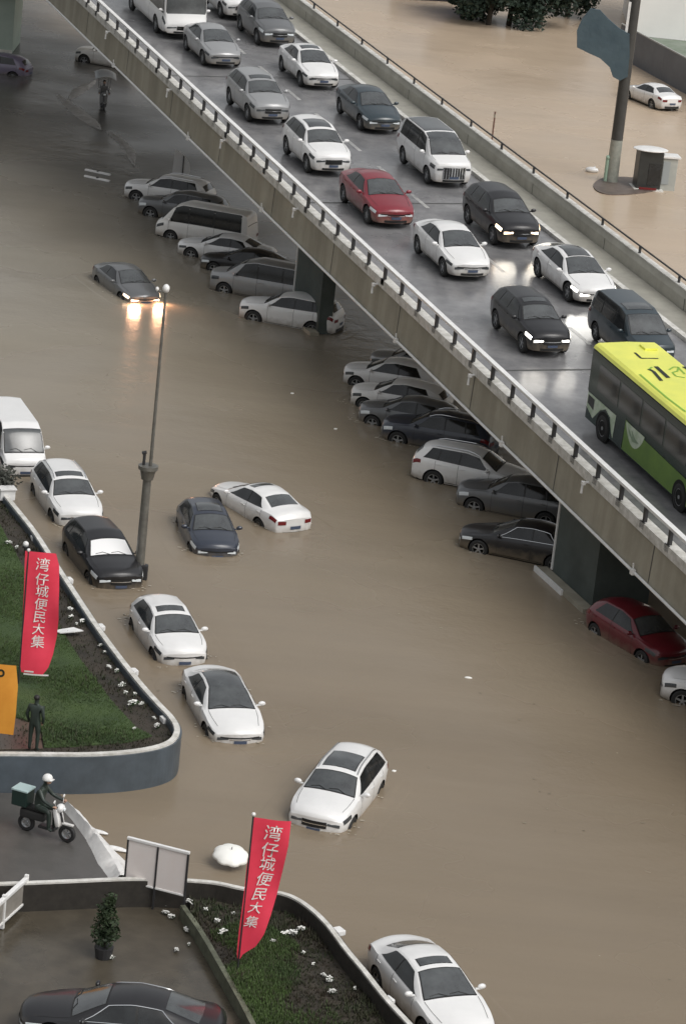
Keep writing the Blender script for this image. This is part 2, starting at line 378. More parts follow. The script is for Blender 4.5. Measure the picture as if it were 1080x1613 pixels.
SHAPES = {
 'sedan': Shape(top=[(2.36, .72), (2.32, .80), (2.15, .88), (1.6, .98), (1.08, 1.06), (.24, 1.45), (-.4, 1.52), (-1.0, 1.47), (-1.78, 1.20), (-2.3, 1.15), (-2.46, .95)],
    sh=[(2.36, .66), (2.25, .73), (1.9, .82), (1.2, .94), (0, .99), (-1.5, 1.05), (-2.3, 1.04), (-2.46, .86)],
    wid=[(2.36, .74), (2.2, .84), (1.8, .91), (1.2, .935), (0, .935), (-1.7, .93), (-2.3, .85), (-2.46, .76)], wt=[(2.36, .60), (1.6, .74), (1.08, .77), (.24, .60), (-1.0, .57), (-1.78, .66), (-2.46, .62)],
    zb=.20, wb=(1.44, -1.40), wr=.345, fb=.30, rb=.18, crown=.075, wind=(1.06, .26), rear=(-1.74, -1.08), sides=[(.76, .12, -.42, -.46), (-.52, -.48, -1.02, -1.42)], roof=(.05, -.38)),
 'liftback': Shape(top=[(2.42, .66), (2.38, .76), (2.2, .84), (1.6, .92), (1.15, .99), (.3, 1.38), (-.35, 1.48), (-1.0, 1.43), (-2.05, 1.16), (-2.4, 1.11), (-2.52, .9)],
    sh=[(2.42, .60), (2.3, .68), (1.9, .78), (1.2, .89), (0, .95), (-1.5, 1.02), (-2.35, 1.02), (-2.52, .84)],
    wid=[(2.42, .76), (2.25, .86), (1.8, .93), (1.2, .95), (0, .94), (-1.7, .95), (-2.35, .88), (-2.52, .78)], wt=[(2.42, .62), (1.6, .76), (1.15, .79), (.3, .61), (-1.0, .56), (-2.05, .64), (-2.52, .62)],
    zb=.18, wb=(1.5, -1.46), wr=.36, fb=.32, rb=.18, crown=.075, wind=(1.13, .32), rear=(-2.0, -1.08), sides=[(.82, .18, -.42, -.46), (-.52, -.48, -1.0, -1.55)], roof=(.22, -.9)),
 'suv': Shape(top=[(2.32, .88), (2.28, .98), (2.1, 1.08), (1.6, 1.15), (1.05, 1.21), (.38, 1.60), (-.2, 1.72), (-1.65, 1.69), (-2.05, 1.55), (-2.36, 1.22), (-2.42, 1.0)],
    sh=[(2.32, .80), (2.2, .90), (1.9, .99), (1.2, 1.07), (0, 1.11), (-1.8, 1.17), (-2.3, 1.14), (-2.42, .95)],
    wid=[(2.32, .78), (2.15, .88), (1.7, .945), (0, .955), (-1.8, .95), (-2.3, .88), (-2.42, .80)], wt=[(2.32, .66), (1.6, .78), (1.05, .80), (.38, .65), (-1.65, .59), (-2.3, .68), (-2.42, .66)],
    zb=.25, wb=(1.42, -1.38), wr=.375, fb=.28, rb=.16, crown=.08, wind=(1.03, .42), rear=(-2.31, -2.02), sides=[(.76, .26, -.38, -.42), (-.48, -.44, -1.2, -1.3), (-1.36, -1.26, -1.62, -1.95)], roof=(.18, -.8), sm=.18),
 'hatch': Shape(top=[(2.12, .80), (2.08, .90), (1.95, .98), (1.5, 1.06), (1.04, 1.12), (.32, 1.49), (-.25, 1.60), (-1.3, 1.55), (-1.8, 1.38), (-2.08, 1.10), (-2.15, .88)],
    sh=[(2.12, .72), (2.0, .82), (1.75, .91), (1.1, .99), (0, 1.03), (-1.4, 1.08), (-2.0, 1.06), (-2.15, .88)],
    wid=[(2.12, .72), (1.95, .83), (1.6, .90), (0, .915), (-1.5, .91), (-2.0, .84), (-2.15, .74)], wt=[(2.12, .6), (1.5, .74), (1.04, .77), (.32, .61), (-1.3, .56), (-2.0, .64), (-2.15, .6)],
    zb=.22, wb=(1.32, -1.30), wr=.34, fb=.30, rb=.2, crown=.08, wind=(1.02, .36), rear=(-2.02, -1.72), sides=[(.76, .22, -.38, -.42), (-.48, -.44, -1.15, -1.5)], roof=(.12, -.6), sm=.18),
 'mpv': Shape(top=[(2.42, 1.0), (2.37, 1.12), (1.95, 1.20), (1.6, 1.26), (.85, 1.76), (.15, 1.93), (-2.1, 1.93), (-2.4, 1.72), (-2.52, 1.2), (-2.55, .95)],
    wid=[(2.42, .80), (2.25, .88), (1.7, .93), (0, .93), (-2.1, .93), (-2.5, .88), (-2.55, .84)], wt=[(2.42, .70), (1.9, .78), (1.55, .80), (.75, .70), (-2.1, .70), (-2.5, .74), (-2.55, .72)],
    zb=.22, wb=(1.5, -1.5), wr=.36, fb=.26, rb=.06, wind=(1.57, .70), rear=(-2.5, -2.38), sides=[(1.1, .62, .02, -.02), (-.1, -.06, -1.2, -1.24), (-1.32, -1.28, -2.0, -2.2)], roof=(.35, -.3),
    sh=[(2.42, .94), (2.25, 1.02), (1.6, 1.12), (0, 1.14), (-2.2, 1.16), (-2.5, 1.12), (-2.55, .92)], sm=.18),
 'van': Shape(top=[(2.3, .86), (2.26, 1.0), (2.1, 1.12), (1.98, 1.2), (1.4, 1.85), (.9, 2.06), (-2.2, 2.08), (-2.5, 1.98), (-2.6, 1.2), (-2.62, .95)],
    wid=[(2.3, .80), (2.2, .86), (1.6, .88), (-2.3, .88), (-2.58, .84), (-2.62, .82)], wt=[(2.3, .72), (1.98, .78), (1.4, .74), (.9, .70), (-2.3, .70), (-2.62, .72)],
    zb=.24, wb=(1.35, -1.35), wr=.33, fb=.16, rb=.05, wind=(1.97, 1.3), rear=(-2.585, -2.53), sides=[(1.55, 1.25, .55, .52), (.45, .48, -.75, -.75), (-.85, -.85, -2.2, -2.25)], roof=None,
    sh=[(2.3, .82), (2.2, .92), (1.9, 1.08), (0, 1.12), (-2.5, 1.12), (-2.6, 1.08), (-2.62, .92)], sm=.14),
 'coach': Shape(top=[(4.4, .80), (4.38, .95), (4.28, 1.15), (4.22, 1.25), (4.0, 2.7), (3.6, 3.0), (-4.3, 3.0), (-4.45, 2.8), (-4.5, 1.2), (-4.52, .95)],
    wid=[(4.4, 1.12), (4.2, 1.2), (3.6, 1.22), (-4.3, 1.22), (-4.52, 1.16)], wt=[(4.4, 1.05), (4.2, 1.1), (4.0, 1.08), (3.6, 1.06), (-4.3, 1.06), (-4.52, 1.08)],
    zb=.32, wb=(2.6, -2.4), wr=.46, fb=.2, rb=.05, wind=(4.21, 3.95), rear=(-4.49, -4.44), sides=[(3.9, 3.75, 1.3, 1.3), (1.2, 1.2, -1.4, -1.4), (-1.5, -1.5, -4.2, -4.2)], roof=None,
    sh=[(4.4, .76), (4.3, 1.0), (4.1, 1.25), (0, 1.35), (-4.4, 1.35), (-4.52, .92)], sm=.12),
}
WHEELS = {}
def wheel_meshes(r):
    if r in WHEELS: return WHEELS[r]
    w = .21
    prof = [(r * .64, -w / 2), (r * .9, -w / 2), (r, -w / 2 + .035), (r, w / 2 - .035), (r * .9, w / 2), (r * .64, w / 2)]
    bm = bmesh.new(); n = 28; rg = []
    for k in range(n):
        a = 2 * math.pi * k / n; rg.append([bm.verts.new((q * math.cos(a), y, q * math.sin(a))) for q, y in prof])
    for k in range(n):
        A, B = rg[k], rg[(k + 1) % n]
        for j in range(6): bm.faces.new((A[j], A[(j + 1) % 6], B[(j + 1) % 6], B[j]))
    bmesh.ops.recalc_face_normals(bm, faces=bm.faces)
    t = bpy.data.meshes.new('tyre'); bm.to_mesh(t); bm.free(); t.materials.append(M['rubber'])
    for p in t.polygons: p.use_smooth = True
    t.set_sharp_from_angle(angle=R_(40))
    mb = MB(); rr = r * .66
    mb.tube([(0, -.06, 0), (0, .03, 0)], rr * .28, 12)
    for k in range(5):
        a = 2 * math.pi * k / 5 + .3
        mb.box((math.cos(a) * rr * .55, .075 - .02, math.sin(a) * rr * .55), (rr * .9, .03, rr * .26), Matrix.Rotation(-a, 3, 'Y'), .006)
    mb.tube([(0, .02, 0), (0, .09, 0)], rr * .22, 12)
    # rim ring
    n = 24
    for ra_, rb_, y in ((rr * .88, rr, .085),):
        A = [mb.bm.verts.new((ra_ * math.cos(2 * math.pi * k / n), y, ra_ * math.sin(2 * math.pi * k / n))) for k in range(n)]
        B = [mb.bm.verts.new((rb_ * math.cos(2 * math.pi * k / n), y, rb_ * math.sin(2 * math.pi * k / n))) for k in range(n)]
        C = [mb.bm.verts.new((ra_ * math.cos(2 * math.pi * k / n), -.08, ra_ * math.sin(2 * math.pi * k / n))) for k in range(n)]
        for k in range(n):
            j = (k + 1) % n
            mb.bm.faces.new((A[k], A[j], B[j], B[k])); mb.bm.faces.new((A[k], A[j], C[j], C[k]))
    bmesh.ops.recalc_face_normals(mb.bm, faces=mb.bm.faces)
    rm = bpy.data.meshes.new('rim'); mb.bm.to_mesh(rm); mb.bm.free(); rm.materials.append(M['alloy'])
    WHEELS[r] = (t, rm); return WHEELS[r]
def link(name, me, parent):
    o = bpy.data.objects.new(name, me); COL.objects.link(o); o.parent = parent; return o

PARTCACHE = {}
def cached(key, name, build, parent, m=None):
    """mesh built once per key; the object gets its own material slot when m is given"""
    if key not in PARTCACHE:
        o = build(); PARTCACHE[key] = o.data; o.name = name
    else:
        o = bpy.data.objects.new(name, PARTCACHE[key]); COL.objects.link(o)
    o.parent = parent
    if m is not None:
        o.material_slots[0].link = 'OBJECT'; o.material_slots[0].material = m
    return o

def make_car(kind, name, label, cat, color, T, group=None, lights=None, sunroof='plain', rails=False, grille='bar', wind_m=None, plate=True, sink=0.0, chrome=False):
    s = SHAPES[kind]; pm = M[color]
    root = empty(name, label=label, cat=cat, group=group); root.matrix_world = T
    b = link('body', s.body_mesh(kind), root); b.material_slots[0].link = 'OBJECT'; b.material_slots[0].material = pm
    K = lambda n: (kind, n)
    def P(key, nm, vf, m): return cached(K(key), nm, lambda: solid(nm, vf(), m, None), root, m)
    # windscreen and rear window, each with a black surround
    P('wtrim', 'windscreen_surround', lambda: s.screen(s.wind[0] + .045, s.wind[1] - .035, .008, .004), M['trim'])
    P('wind', 'windscreen', lambda: s.screen(s.wind[0], s.wind[1], .045, .009), wind_m or M['glass_lit'])
    P('rear', 'rear_window', lambda: s.screen(s.rear[0] + .03, s.rear[1] - .03, .06, .008), M['glass_lit'])
    for sd_ in (1, -1):
        a, z = s.sides[0], s.sides[-1]
        P(('str', sd_), 'side_window_surround', lambda: s.side(a[0] + .07, a[1] + .03, z[2] - .03, z[3] - .05, sd_, .003), M['trim'])
        if chrome:
            def cf():
                mb = MB(); bf, tf, br, tr = a[0] + .09, a[1] + .05, z[3] - .08, z[2] - .05
                P_ = [s.pt(lerp(bf, br, k / 10), 6.35, sd_, .012) for k in range(11)] + [s.pt(lerp(br, tr, k / 4), lerp(6.35, 11.7, k / 4), sd_, .012) for k in range(1, 5)] + [s.pt(lerp(tr, tf, k / 10), 11.7, sd_, .012) for k in range(1, 11)] + [s.pt(lerp(tf, bf, k / 4), lerp(11.7, 6.35, k / 4), sd_, .012) for k in range(1, 5)]
                mb.tube(P_, .013, 6); return mb.build('window_chrome', M['chrome'], None, True)
            cached(K(('cf', sd_)), 'window_chrome', cf, root)
        for k, q in enumerate(s.sides):
            P(('side', k, sd_), 'side_window', lambda: s.side(*q, sd_, .008), M['glass'])
        # lamps
        def hl():
            g1 = s.grid(lambda u, v: s.pt(lerp(s.xf - .05, s.xf - .42, u), lerp(4.3, 5.8, v * (1 - .3 * u)), sd_, .008), 6, 3)
            zt = s.ring(s.xf)[6][1]
            W0 = s.W(s.xf) * .95
            g2 = s.grid(lambda u, v: s.bend((s.xf - .05 * v * v, sd_ * lerp(W0 * .96, W0 * .50, u), lerp(zt - .19 + .06 * u, zt - .02, v))) + Vector((.012, 0, 0)), 6, 3)
            n = len(g1[0]); return g1[0] + g2[0], g1[1] + [tuple(i + n for i in f) for f in g2[1]]
        lm = M['lens'] if color in ('black', 'darkblue', 'teal', 'grey', 'red') else M['lens_dark']
        if lights: lm = M[lights]
        P(('hl', sd_), 'headlight', hl, lm)
        def tl():
            g1 = s.grid(lambda u, v: s.pt(lerp(s.xr + .03, s.xr + .34, u), lerp(4.6, 6.0, v * (1 - .3 * u)), sd_, .008), 6, 3)
            zt = s.ring(s.xr)[6][1]; W0 = s.W(s.xr) * .95
            g2 = s.grid(lambda u, v: s.bend((s.xr, sd_ * lerp(W0 * .97, W0 * .55, u), lerp(zt - .17, zt - .03, v))) - Vector((.012, 0, 0)), 6, 3)
            n = len(g1[0]); return g1[0] + g2[0], g1[1] + [tuple(i + n for i in f) for f in g2[1]]
        P(('tl', sd_), 'tail_light', tl, M['tail'])
        # door handles and sill
        def dh():
            mb = MB()
            p = s.pt(-.3 if kind != 'coach' else 3.0, 5.0, sd_, .012); mb.box(p, (.2, .02, .035), bev=.008)
            return mb.build('door_handle', pm)
        cached(K(('dh', sd_)), 'door_handle', dh, root, pm)
        def dh2():
            mb = MB(); p = s.pt(s.sides[1][3] + .05 if kind not in ('van', 'mpv', 'coach') else s.sides[1][0] - .1, 5.0, sd_, .012); mb.box(p, (.2, .02, .035), bev=.008)
            return mb.build('door_handle', pm)
        if kind != 'coach': cached(K(('dh2', sd_)), 'door_handle', dh2, root, pm)
        for kx, x in enumerate([s.sides[0][0] + .06, (s.sides[0][3] + s.sides[1][0]) / 2, s.sides[1][3] - .12]):
            P(('seam', sd_, kx), 'door_gap', lambda: s.grid(lambda u, v: s.pt(x + (u - .5) * .014, lerp(1.4, 6.2, v), sd_, .0035), 1, 8), M['trim'])
        def sill():
            return s.grid(lambda u, v: s.pt(lerp(s.wb[0] - s.wr - .09, s.wb[1] + s.wr + .09, u), lerp(0.1, 1.35, v), sd_, .006), 10, 2)
        P(('sill', sd_), 'sill_trim', sill, M['trim'])
        # mirror
        def mir():
            x = s.sides[0][0] - .02; p = s.pt(x, 6.6, sd_)
            mb = MB(); mb.box(p + Vector((0, sd_ * .05, .02)), (.06, .14, .035), bev=.01)
            mb.ball(p + Vector((.0, sd_ * .16, .07)), .1, (.62, 1.15, .75), 14)
            return mb.build('side_mirror', pm, smooth=True)
        cached(K(('mir', sd_)), 'side_mirror', mir, root, pm)
    # bonnet gap
    def bonnet():
        V, F_ = [], []
        x0, x1 = s.wind[0] + .08, s.xf - .30
        for sd_ in (1, -1):
            g = s.grid(lambda u, v: s.pt(lerp(x0, x1, v), 12.3, sd_, .004) + Vector((0, (u - .5) * .014, 0)), 1, 8)
            n = len(V); V += g[0]; F_ += [tuple(i + n for i in f) for f in g[1]]
        return V, F_
    if kind not in ('van', 'coach'): P('bonnet', 'bonnet_gap', bonnet, M['trim'])
    if kind not in ('coach',):
        def wip():
            mb = MB(); x0 = s.wind[0]
            for y0, y1 in ((.5, -.02), (-.08, -.56)):
                mb.tube([s.top_pt(x0 + .03, y0, .02), s.top_pt(x0 - .09, (y0 + y1) / 2, .02), s.top_pt(x0 - .05, y1, .02)], .009, 6)
            return mb.build('wiper', M['trim'])
        cached(K('wip'), 'wiper', wip, root)
    # nose: grille, air intake, plate, bumper lip
    zt = s.ring(s.xf)[6][1]; W0 = s.W(s.xf)
    zg1 = zt - .05; zg0 = zt - .22
    if grille == 'bar':
        P('gr', 'grille', lambda: s.face(-W0 * .46, W0 * .46, zg0 - .02, zg1 + .01), M['trim'])
        P('gr2', 'grille_bar', lambda: s.face(-W0 * .44, W0 * .44, zg0 + .07, zg0 + .095, off=.02), M['chrome'])
    elif grille == 'thin':
        P('gr', 'grille', lambda: s.face(-W0 * .80, W0 * .80, zg1 - .05, zg1 - .01), M['trim'])
    elif grille == 'slots':
        V, F_ = [], []
        P('gs', 'grille', lambda: s.face(-W0 * .5, W0 * .5, zg0, zg1), M['chrome'])
        def slots():
            V, F_ = [], []
            for k in range(7):
                y = (k - 3) * W0 * .14
                g = s.face(y - .035, y + .035, zg0 + .02, zg1 - .02, off=.02); n = len(V); V += g[0]; F_ += [tuple(i + n for i in f) for f in g[1]]
            return V, F_
        P('gs2', 'grille_slots', slots, M['trim'])
    elif grille == 'tall':
        P('gt', 'grille', lambda: s.face(-W0 * .62, W0 * .62, s.zb + .2, zg1 + .02), M['chrome'])
        def slots():
            V, F_ = [], []
            for k in range(8):
                y = (k - 3.5) * W0 * .145; l = .012 * (k - 3.5)
                g = s.face(y - .03, y + .03, s.zb + .22, zg1, off=.02)
                n = len(V); V += g[0]; F_ += [tuple(i + n for i in f) for f in g[1]]
            return V, F_
        P('gt2', 'grille_slots', slots, M['trim'])
    P('inl', 'air_intake', lambda: s.face(-W0 * .6, W0 * .6, s.zb + .09, s.zb + .18), M['trim'])
    if plate: P('pl', 'number_plate', lambda: s.face(-.2, .2, s.zb + .22, s.zb + .32, off=.026), M['plate'])
    P('rpl', 'rear_number_plate', lambda: s.face(-.22, .22, lerp(s.zb, s.zs(s.xr), .5), lerp(s.zb, s.zs(s.xr), .5) + .12, False, .02), M['plate'])
    P('rbm', 'rear_bumper_trim', lambda: s.face(-W0 * .7, W0 * .7, s.zb + .12, s.zb + .26, False, .012), M['trim'])
    if s.roof and sunroof:
        x0, x1 = s.roof
        if sunroof == 'small': x1 = x0 - .30
        elif sunroof == 'large': x1 = x0 - 1.0
        elif sunroof == 'pano': x0, x1 = s.wind[1] + .05, s.sides[-1][2] + .05
        P(('srt', sunroof), 'sunroof_frame', lambda: s.screen(x0 + .02, x1 - .02, 0, .004, side_m=(.13 if sunroof != 'pano' else .03)), M['trim'])
        P(('sr', sunroof), 'sunroof', lambda: s.screen(x0, x1, 0, .008, side_m=(.155 if sunroof != 'pano' else .05)), M['glass_lit'])
    if rails:
        for sd_ in (1, -1):
            def rl():
                mb = MB(); xs = [lerp(s.wind[1] - .12, s.sides[-1][2] - .1, k / 8) for k in range(9)]
                mb.tube([s.top_pt(x, sd_ * (s.WT(x) - .06), .045 if 0 < k < 8 else .0) for k, x in enumerate(xs)], .016, 6)
                return mb.build('roof_rail', M['chrome'])
            cached(K(('rail', sd_)), 'roof_rail', rl, root)
    ty, rm = wheel_meshes(s.wr)
    for x in s.wb:
        for sd_ in (1, -1):
            w = bpy.data.objects.new('wheel', ty); COL.objects.link(w); w.name = 'wheel'; w.parent = root
            w.location = (x, sd_ * (s.W(x) - .125), s.wr); w.rotation_euler = (0, 0, 0 if sd_ > 0 else math.pi)
            r = link('rim', rm, w)
    return root

def T_ground(yaw, anchor_local, px, z0=0.0):
    """place so that a body point seen at pixel px sits there; the car's base is at z0"""
    ca, sa = math.cos(R_(yaw)), math.sin(R_(yaw)); lx, ly, lz = anchor_local
    p = at(px[0], px[1], z0 + lz)
    return Matrix.Translation((p.x - lx * ca + ly * sa, p.y - lx * sa - ly * ca, z0)) @ Matrix.Rotation(R_(yaw), 4, 'Z')
def T_deck(yaw, anchor_local, px, sc=1.0):
    anchor_local = tuple(v * sc for v in anchor_local)
    f = Vector((math.cos(R_(yaw)), math.sin(R_(yaw)), DB * math.sin(R_(yaw)))).normalized()
    n = Vector((0, -DB, 1)).normalized(); l = n.cross(f)
    Mx = Matrix((f, l, n)).transposed()
    p = at(px[0], px[1], anchor_local[2] + .006, 1)
    o = p - Mx @ Vector((anchor_local[0], anchor_local[1], 0)); o.z = DZ0 + DB * (o.y - DY0) + .006
    Mm = Mx.to_4x4(); Mm.translation = o; return Mm @ Matrix.Scale(sc, 4)

# ------------------------------------------------------------------ ground and flood water
def plane(name, x0, x1, y0, y1, z, m, kind='structure'):
    o = mesh_obj(name, [(x0, y0, z), (x1, y0, z), (x1, y1, z), (x0, y1, z)], [(0, 1, 2, 3)], m); return tag(o, kind=kind)
m_ground = mat('sunken_asphalt', (0.07, 0.065, 0.06), 0.8, noise_amt=.3)
plane('ground', -900, 900, -200, 2500, -0.7, m_ground)

def water_mat():
    m = bpy.data.materials.new('muddy_flood_water'); m.use_nodes = True; nt = m.node_tree; b = nt.nodes['Principled BSDF']
    L = nt.links.new; N = nt.nodes.new
    tc = N('ShaderNodeTexCoord')
    n1 = N('ShaderNodeTexNoise'); n1.inputs['Scale'].default_value = 0.045; n1.inputs['Detail'].default_value = 5; n1.inputs['Roughness'].default_value = .55; n1.inputs['Distortion'].default_value = .8
    L(tc.outputs['Object'], n1.inputs['Vector'])
    r1 = N('ShaderNodeValToRGB'); r1.color_ramp.elements[0].position = .3; r1.color_ramp.elements[1].position = .7
    r1.color_ramp.elements[0].color = (*WCOL_A, 1); r1.color_ramp.elements[1].color = (*WCOL_B, 1)
    L(n1.outputs['Fac'], r1.inputs[0])
    # long streaks of silt along the current
    mp = N('ShaderNodeMapping'); mp.inputs['Rotation'].default_value = (0, 0, R_(69)); mp.inputs['Scale'].default_value = (.12, 1.0, 1)
    L(tc.outputs['Object'], mp.inputs['Vector'])
    n2 = N('ShaderNodeTexNoise'); n2.inputs['Scale'].default_value = .35; n2.inputs['Detail'].default_value = 8; n2.inputs['Roughness'].default_value = .6
    L(mp.outputs[0], n2.inputs['Vector'])
    mx = N('ShaderNodeMix'); mx.data_type = 'RGBA'; mx.blend_type = 'OVERLAY'; mx.inputs['Factor'].default_value = .16
    sx = N('ShaderNodeSeparateXYZ'); L(tc.outputs['Object'], sx.inputs[0])
    def math_(op, a, b_):
        q = N('ShaderNodeMath'); q.operation = op
        for i_, v in enumerate((a, b_)):
            if isinstance(v, (int, float)): q.inputs[i_].default_value = v
            else: L(v, q.inputs[i_])
        return q.outputs[0]
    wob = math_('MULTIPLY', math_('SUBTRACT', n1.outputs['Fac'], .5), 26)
    # o = distance to the right of the flyover's near edge, base colour made paler beyond it
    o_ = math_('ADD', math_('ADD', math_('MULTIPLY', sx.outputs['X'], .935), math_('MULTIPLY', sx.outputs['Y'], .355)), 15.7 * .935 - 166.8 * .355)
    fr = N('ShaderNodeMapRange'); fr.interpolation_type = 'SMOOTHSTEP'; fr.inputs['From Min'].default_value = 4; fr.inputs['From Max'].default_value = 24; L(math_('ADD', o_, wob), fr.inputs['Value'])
    fl_ = N('ShaderNodeMapRange'); fl_.interpolation_type = 'SMOOTHSTEP'; fl_.inputs['From Min'].default_value = 128; fl_.inputs['From Max'].default_value = 178; L(math_('ADD', sx.outputs['Y'], wob), fl_.inputs['Value'])  # darkens the far base colour, standing in for dark reflections
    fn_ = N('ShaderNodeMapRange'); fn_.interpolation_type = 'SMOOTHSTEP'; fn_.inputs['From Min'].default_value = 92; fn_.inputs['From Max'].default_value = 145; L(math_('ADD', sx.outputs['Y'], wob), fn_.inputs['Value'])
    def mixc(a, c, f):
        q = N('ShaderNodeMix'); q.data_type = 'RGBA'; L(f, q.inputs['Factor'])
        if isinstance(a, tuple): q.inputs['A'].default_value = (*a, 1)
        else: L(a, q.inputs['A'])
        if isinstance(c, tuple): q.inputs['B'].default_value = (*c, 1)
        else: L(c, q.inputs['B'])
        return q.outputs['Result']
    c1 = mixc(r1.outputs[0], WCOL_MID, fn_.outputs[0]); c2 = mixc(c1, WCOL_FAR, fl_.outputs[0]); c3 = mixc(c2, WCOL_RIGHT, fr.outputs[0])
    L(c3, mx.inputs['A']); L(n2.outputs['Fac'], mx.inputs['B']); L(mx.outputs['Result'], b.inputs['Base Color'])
    b.inputs['Roughness'].default_value = .2; b.inputs['IOR'].default_value = 1.33; b.inputs['Specular IOR Level'].default_value = .5
    # roughness patches: rain-stippled and calmer
    n5 = N('ShaderNodeTexNoise'); n5.inputs['Scale'].default_value = .12; n5.inputs['Detail'].default_value = 4; L(tc.outputs['Object'], n5.inputs['Vector'])
    mr = N('ShaderNodeMapRange'); mr.inputs['From Min'].default_value = .35; mr.inputs['From Max'].default_value = .65; mr.inputs['To Min'].default_value = .16; mr.inputs['To Max'].default_value = .34
    L(n5.outputs['Fac'], mr.inputs['Value']); L(mr.outputs[0], b.inputs['Roughness'])
    n3 = N('ShaderNodeTexNoise'); n3.inputs['Scale'].default_value = 5.0; n3.inputs['Detail'].default_value = 4; L(tc.outputs['Object'], n3.inputs['Vector'])
    n4 = N('ShaderNodeTexNoise'); n4.inputs['Scale'].default_value = .8; n4.inputs['Detail'].default_value = 3; L(tc.outputs['Object'], n4.inputs['Vector'])
    n6 = N('ShaderNodeTexNoise'); n6.inputs['Scale'].default_value = 14.0; n6.inputs['Detail'].default_value = 2; L(tc.outputs['Object'], n6.inputs['Vector'])
    b1 = N('ShaderNodeBump'); b1.inputs['Strength'].default_value = .35; b1.inputs['Distance'].default_value = .02; L(n3.outputs['Fac'], b1.inputs['Height'])
    b2 = N('ShaderNodeBump'); b2.inputs['Strength'].default_value = .4; b2.inputs['Distance'].default_value = .06; L(n4.outputs['Fac'], b2.inputs['Height'])
    L(b1.outputs[0], b2.inputs['Normal']); L(b2.outputs[0], b.inputs['Normal'])
    return m
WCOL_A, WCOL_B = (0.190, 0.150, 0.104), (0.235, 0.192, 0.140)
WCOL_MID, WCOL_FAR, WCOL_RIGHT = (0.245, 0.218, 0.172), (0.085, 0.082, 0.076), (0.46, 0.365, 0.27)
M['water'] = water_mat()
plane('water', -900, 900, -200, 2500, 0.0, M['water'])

# ------------------------------------------------------------------ flyover
FA = Vector((-15.7, 166.8, 0)); FANG = R_(-69.2)
FD_ = Vector((math.cos(FANG), math.sin(FANG), 0)); FN_ = Vector((-FD_.y, FD_.x, 0))
def FP(s, o, dz=0.0):
    p = FA + FD_ * s + FN_ * o; return Vector((p.x, p.y, DZ0 + DB * (p.y - DY0) + dz))
FS0, FS1 = -70.0, 104.0
M['concrete'] = mat('stained_concrete', (0.38, 0.355, 0.285), 0.75, color2=(0.30, 0.28, 0.225), nscale=.45, bump=.15, bscale=8)
def streaks(m):
    nt = m.node_tree; b = nt.nodes['Principled BSDF']; src = b.inputs['Base Color'].links[0].from_socket
    tc = nt.nodes.new('ShaderNodeTexCoord'); mp = nt.nodes.new('ShaderNodeMapping'); mp.inputs['Scale'].default_value = (.8, .8, .10); nt.links.new(tc.outputs['Object'], mp.inputs[0])
    n = nt.nodes.new('ShaderNodeTexNoise'); n.inputs['Scale'].default_value = 1.6; n.inputs['Detail'].default_value = 6; nt.links.new(mp.outputs[0], n.inputs['Vector'])
    r = nt.nodes.new('ShaderNodeValToRGB'); r.color_ramp.elements[0].position = .42; r.color_ramp.elements[1].position = .62; r.color_ramp.elements[0].color = (.50, .47, .42, 1); r.color_ramp.elements[1].color = (1, 1, 1, 1)
    nt.links.new(n.outputs['Fac'], r.inputs[0]); mx = nt.nodes.new('ShaderNodeMix'); mx.data_type = 'RGBA'; mx.blend_type = 'MULTIPLY'; mx.inputs['Factor'].default_value = .34
    nt.links.new(src, mx.inputs['A']); nt.links.new(r.outputs[0], mx.inputs['B']); nt.links.new(mx.outputs['Result'], b.inputs['Base Color'])
streaks(M['concrete'])
M['concrete_dark'] = mat('dark_concrete', (0.075, 0.076, 0.074), 0.8, color2=(0.05, 0.052, 0.05), nscale=.7)
M['white_concrete'] = mat('white_painted_concrete', (0.72, 0.71, 0.68), 0.5, color2=(0.45, 0.44, 0.40), nscale=3)
M['white_metal'] = mat('white_painted_steel', (0.8, 0.8, 0.79), 0.35, noise_amt=.15, nscale=3)
M['dark_metal'] = mat('dark_steel', (0.03, 0.03, 0.032), 0.5)
M['line'] = mat('worn_road_paint', (0.52, 0.52, 0.50), 0.35, color2=(0.22, 0.22, 0.22), nscale=2.5)
def wet_asphalt(name, c1, c2, r0, r1, ns=.25):
    m = mat(name, c1, .3, color2=c2, nscale=1.2); nt = m.node_tree; b = nt.nodes['Principled BSDF']
    tc = nt.nodes.new('ShaderNodeTexCoord'); n = nt.nodes.new('ShaderNodeTexNoise'); n.inputs['Scale'].default_value = ns; n.inputs['Detail'].default_value = 5
    nt.links.new(tc.outputs['Object'], n.inputs['Vector'])
    mr = nt.nodes.new('ShaderNodeMapRange'); mr.inputs['From Min'].default_value = .38; mr.inputs['From Max'].default_value = .62; mr.inputs['To Min'].default_value = r0; mr.inputs['To Max'].default_value = r1
    nt.links.new(n.outputs['Fac'], mr.inputs['Value']); nt.links.new(mr.outputs[0], b.inputs['Roughness'])
    n2 = nt.nodes.new('ShaderNodeTexNoise'); n2.inputs['Scale'].default_value = 25; n2.inputs['Detail'].default_value = 3; nt.links.new(tc.outputs['Object'], n2.inputs['Vector'])
    bp = nt.nodes.new('ShaderNodeBump'); bp.inputs['Strength'].default_value = .25; bp.inputs['Distance'].default_value = .01
    nt.links.new(n2.outputs['Fac'], bp.inputs['Height']); nt.links.new(bp.outputs[0], b.inputs['Normal'])
    b.inputs['Specular IOR Level'].default_value = .7
    return m
M['deck'] = wet_asphalt('wet_flyover_asphalt', (0.235, 0.234, 0.238), (0.155, 0.155, 0.16), .06, .28, .16)
M['shoulder'] = wet_asphalt('wet_pale_shoulder', (0.38, 0.37, 0.32), (0.28, 0.27, 0.235), .3, .5, .5)
fly = empty('flyover', FP(20, 6, -4), label='concrete flyover carrying two lanes of slow cars and a bus over the flood', cat='flyover')
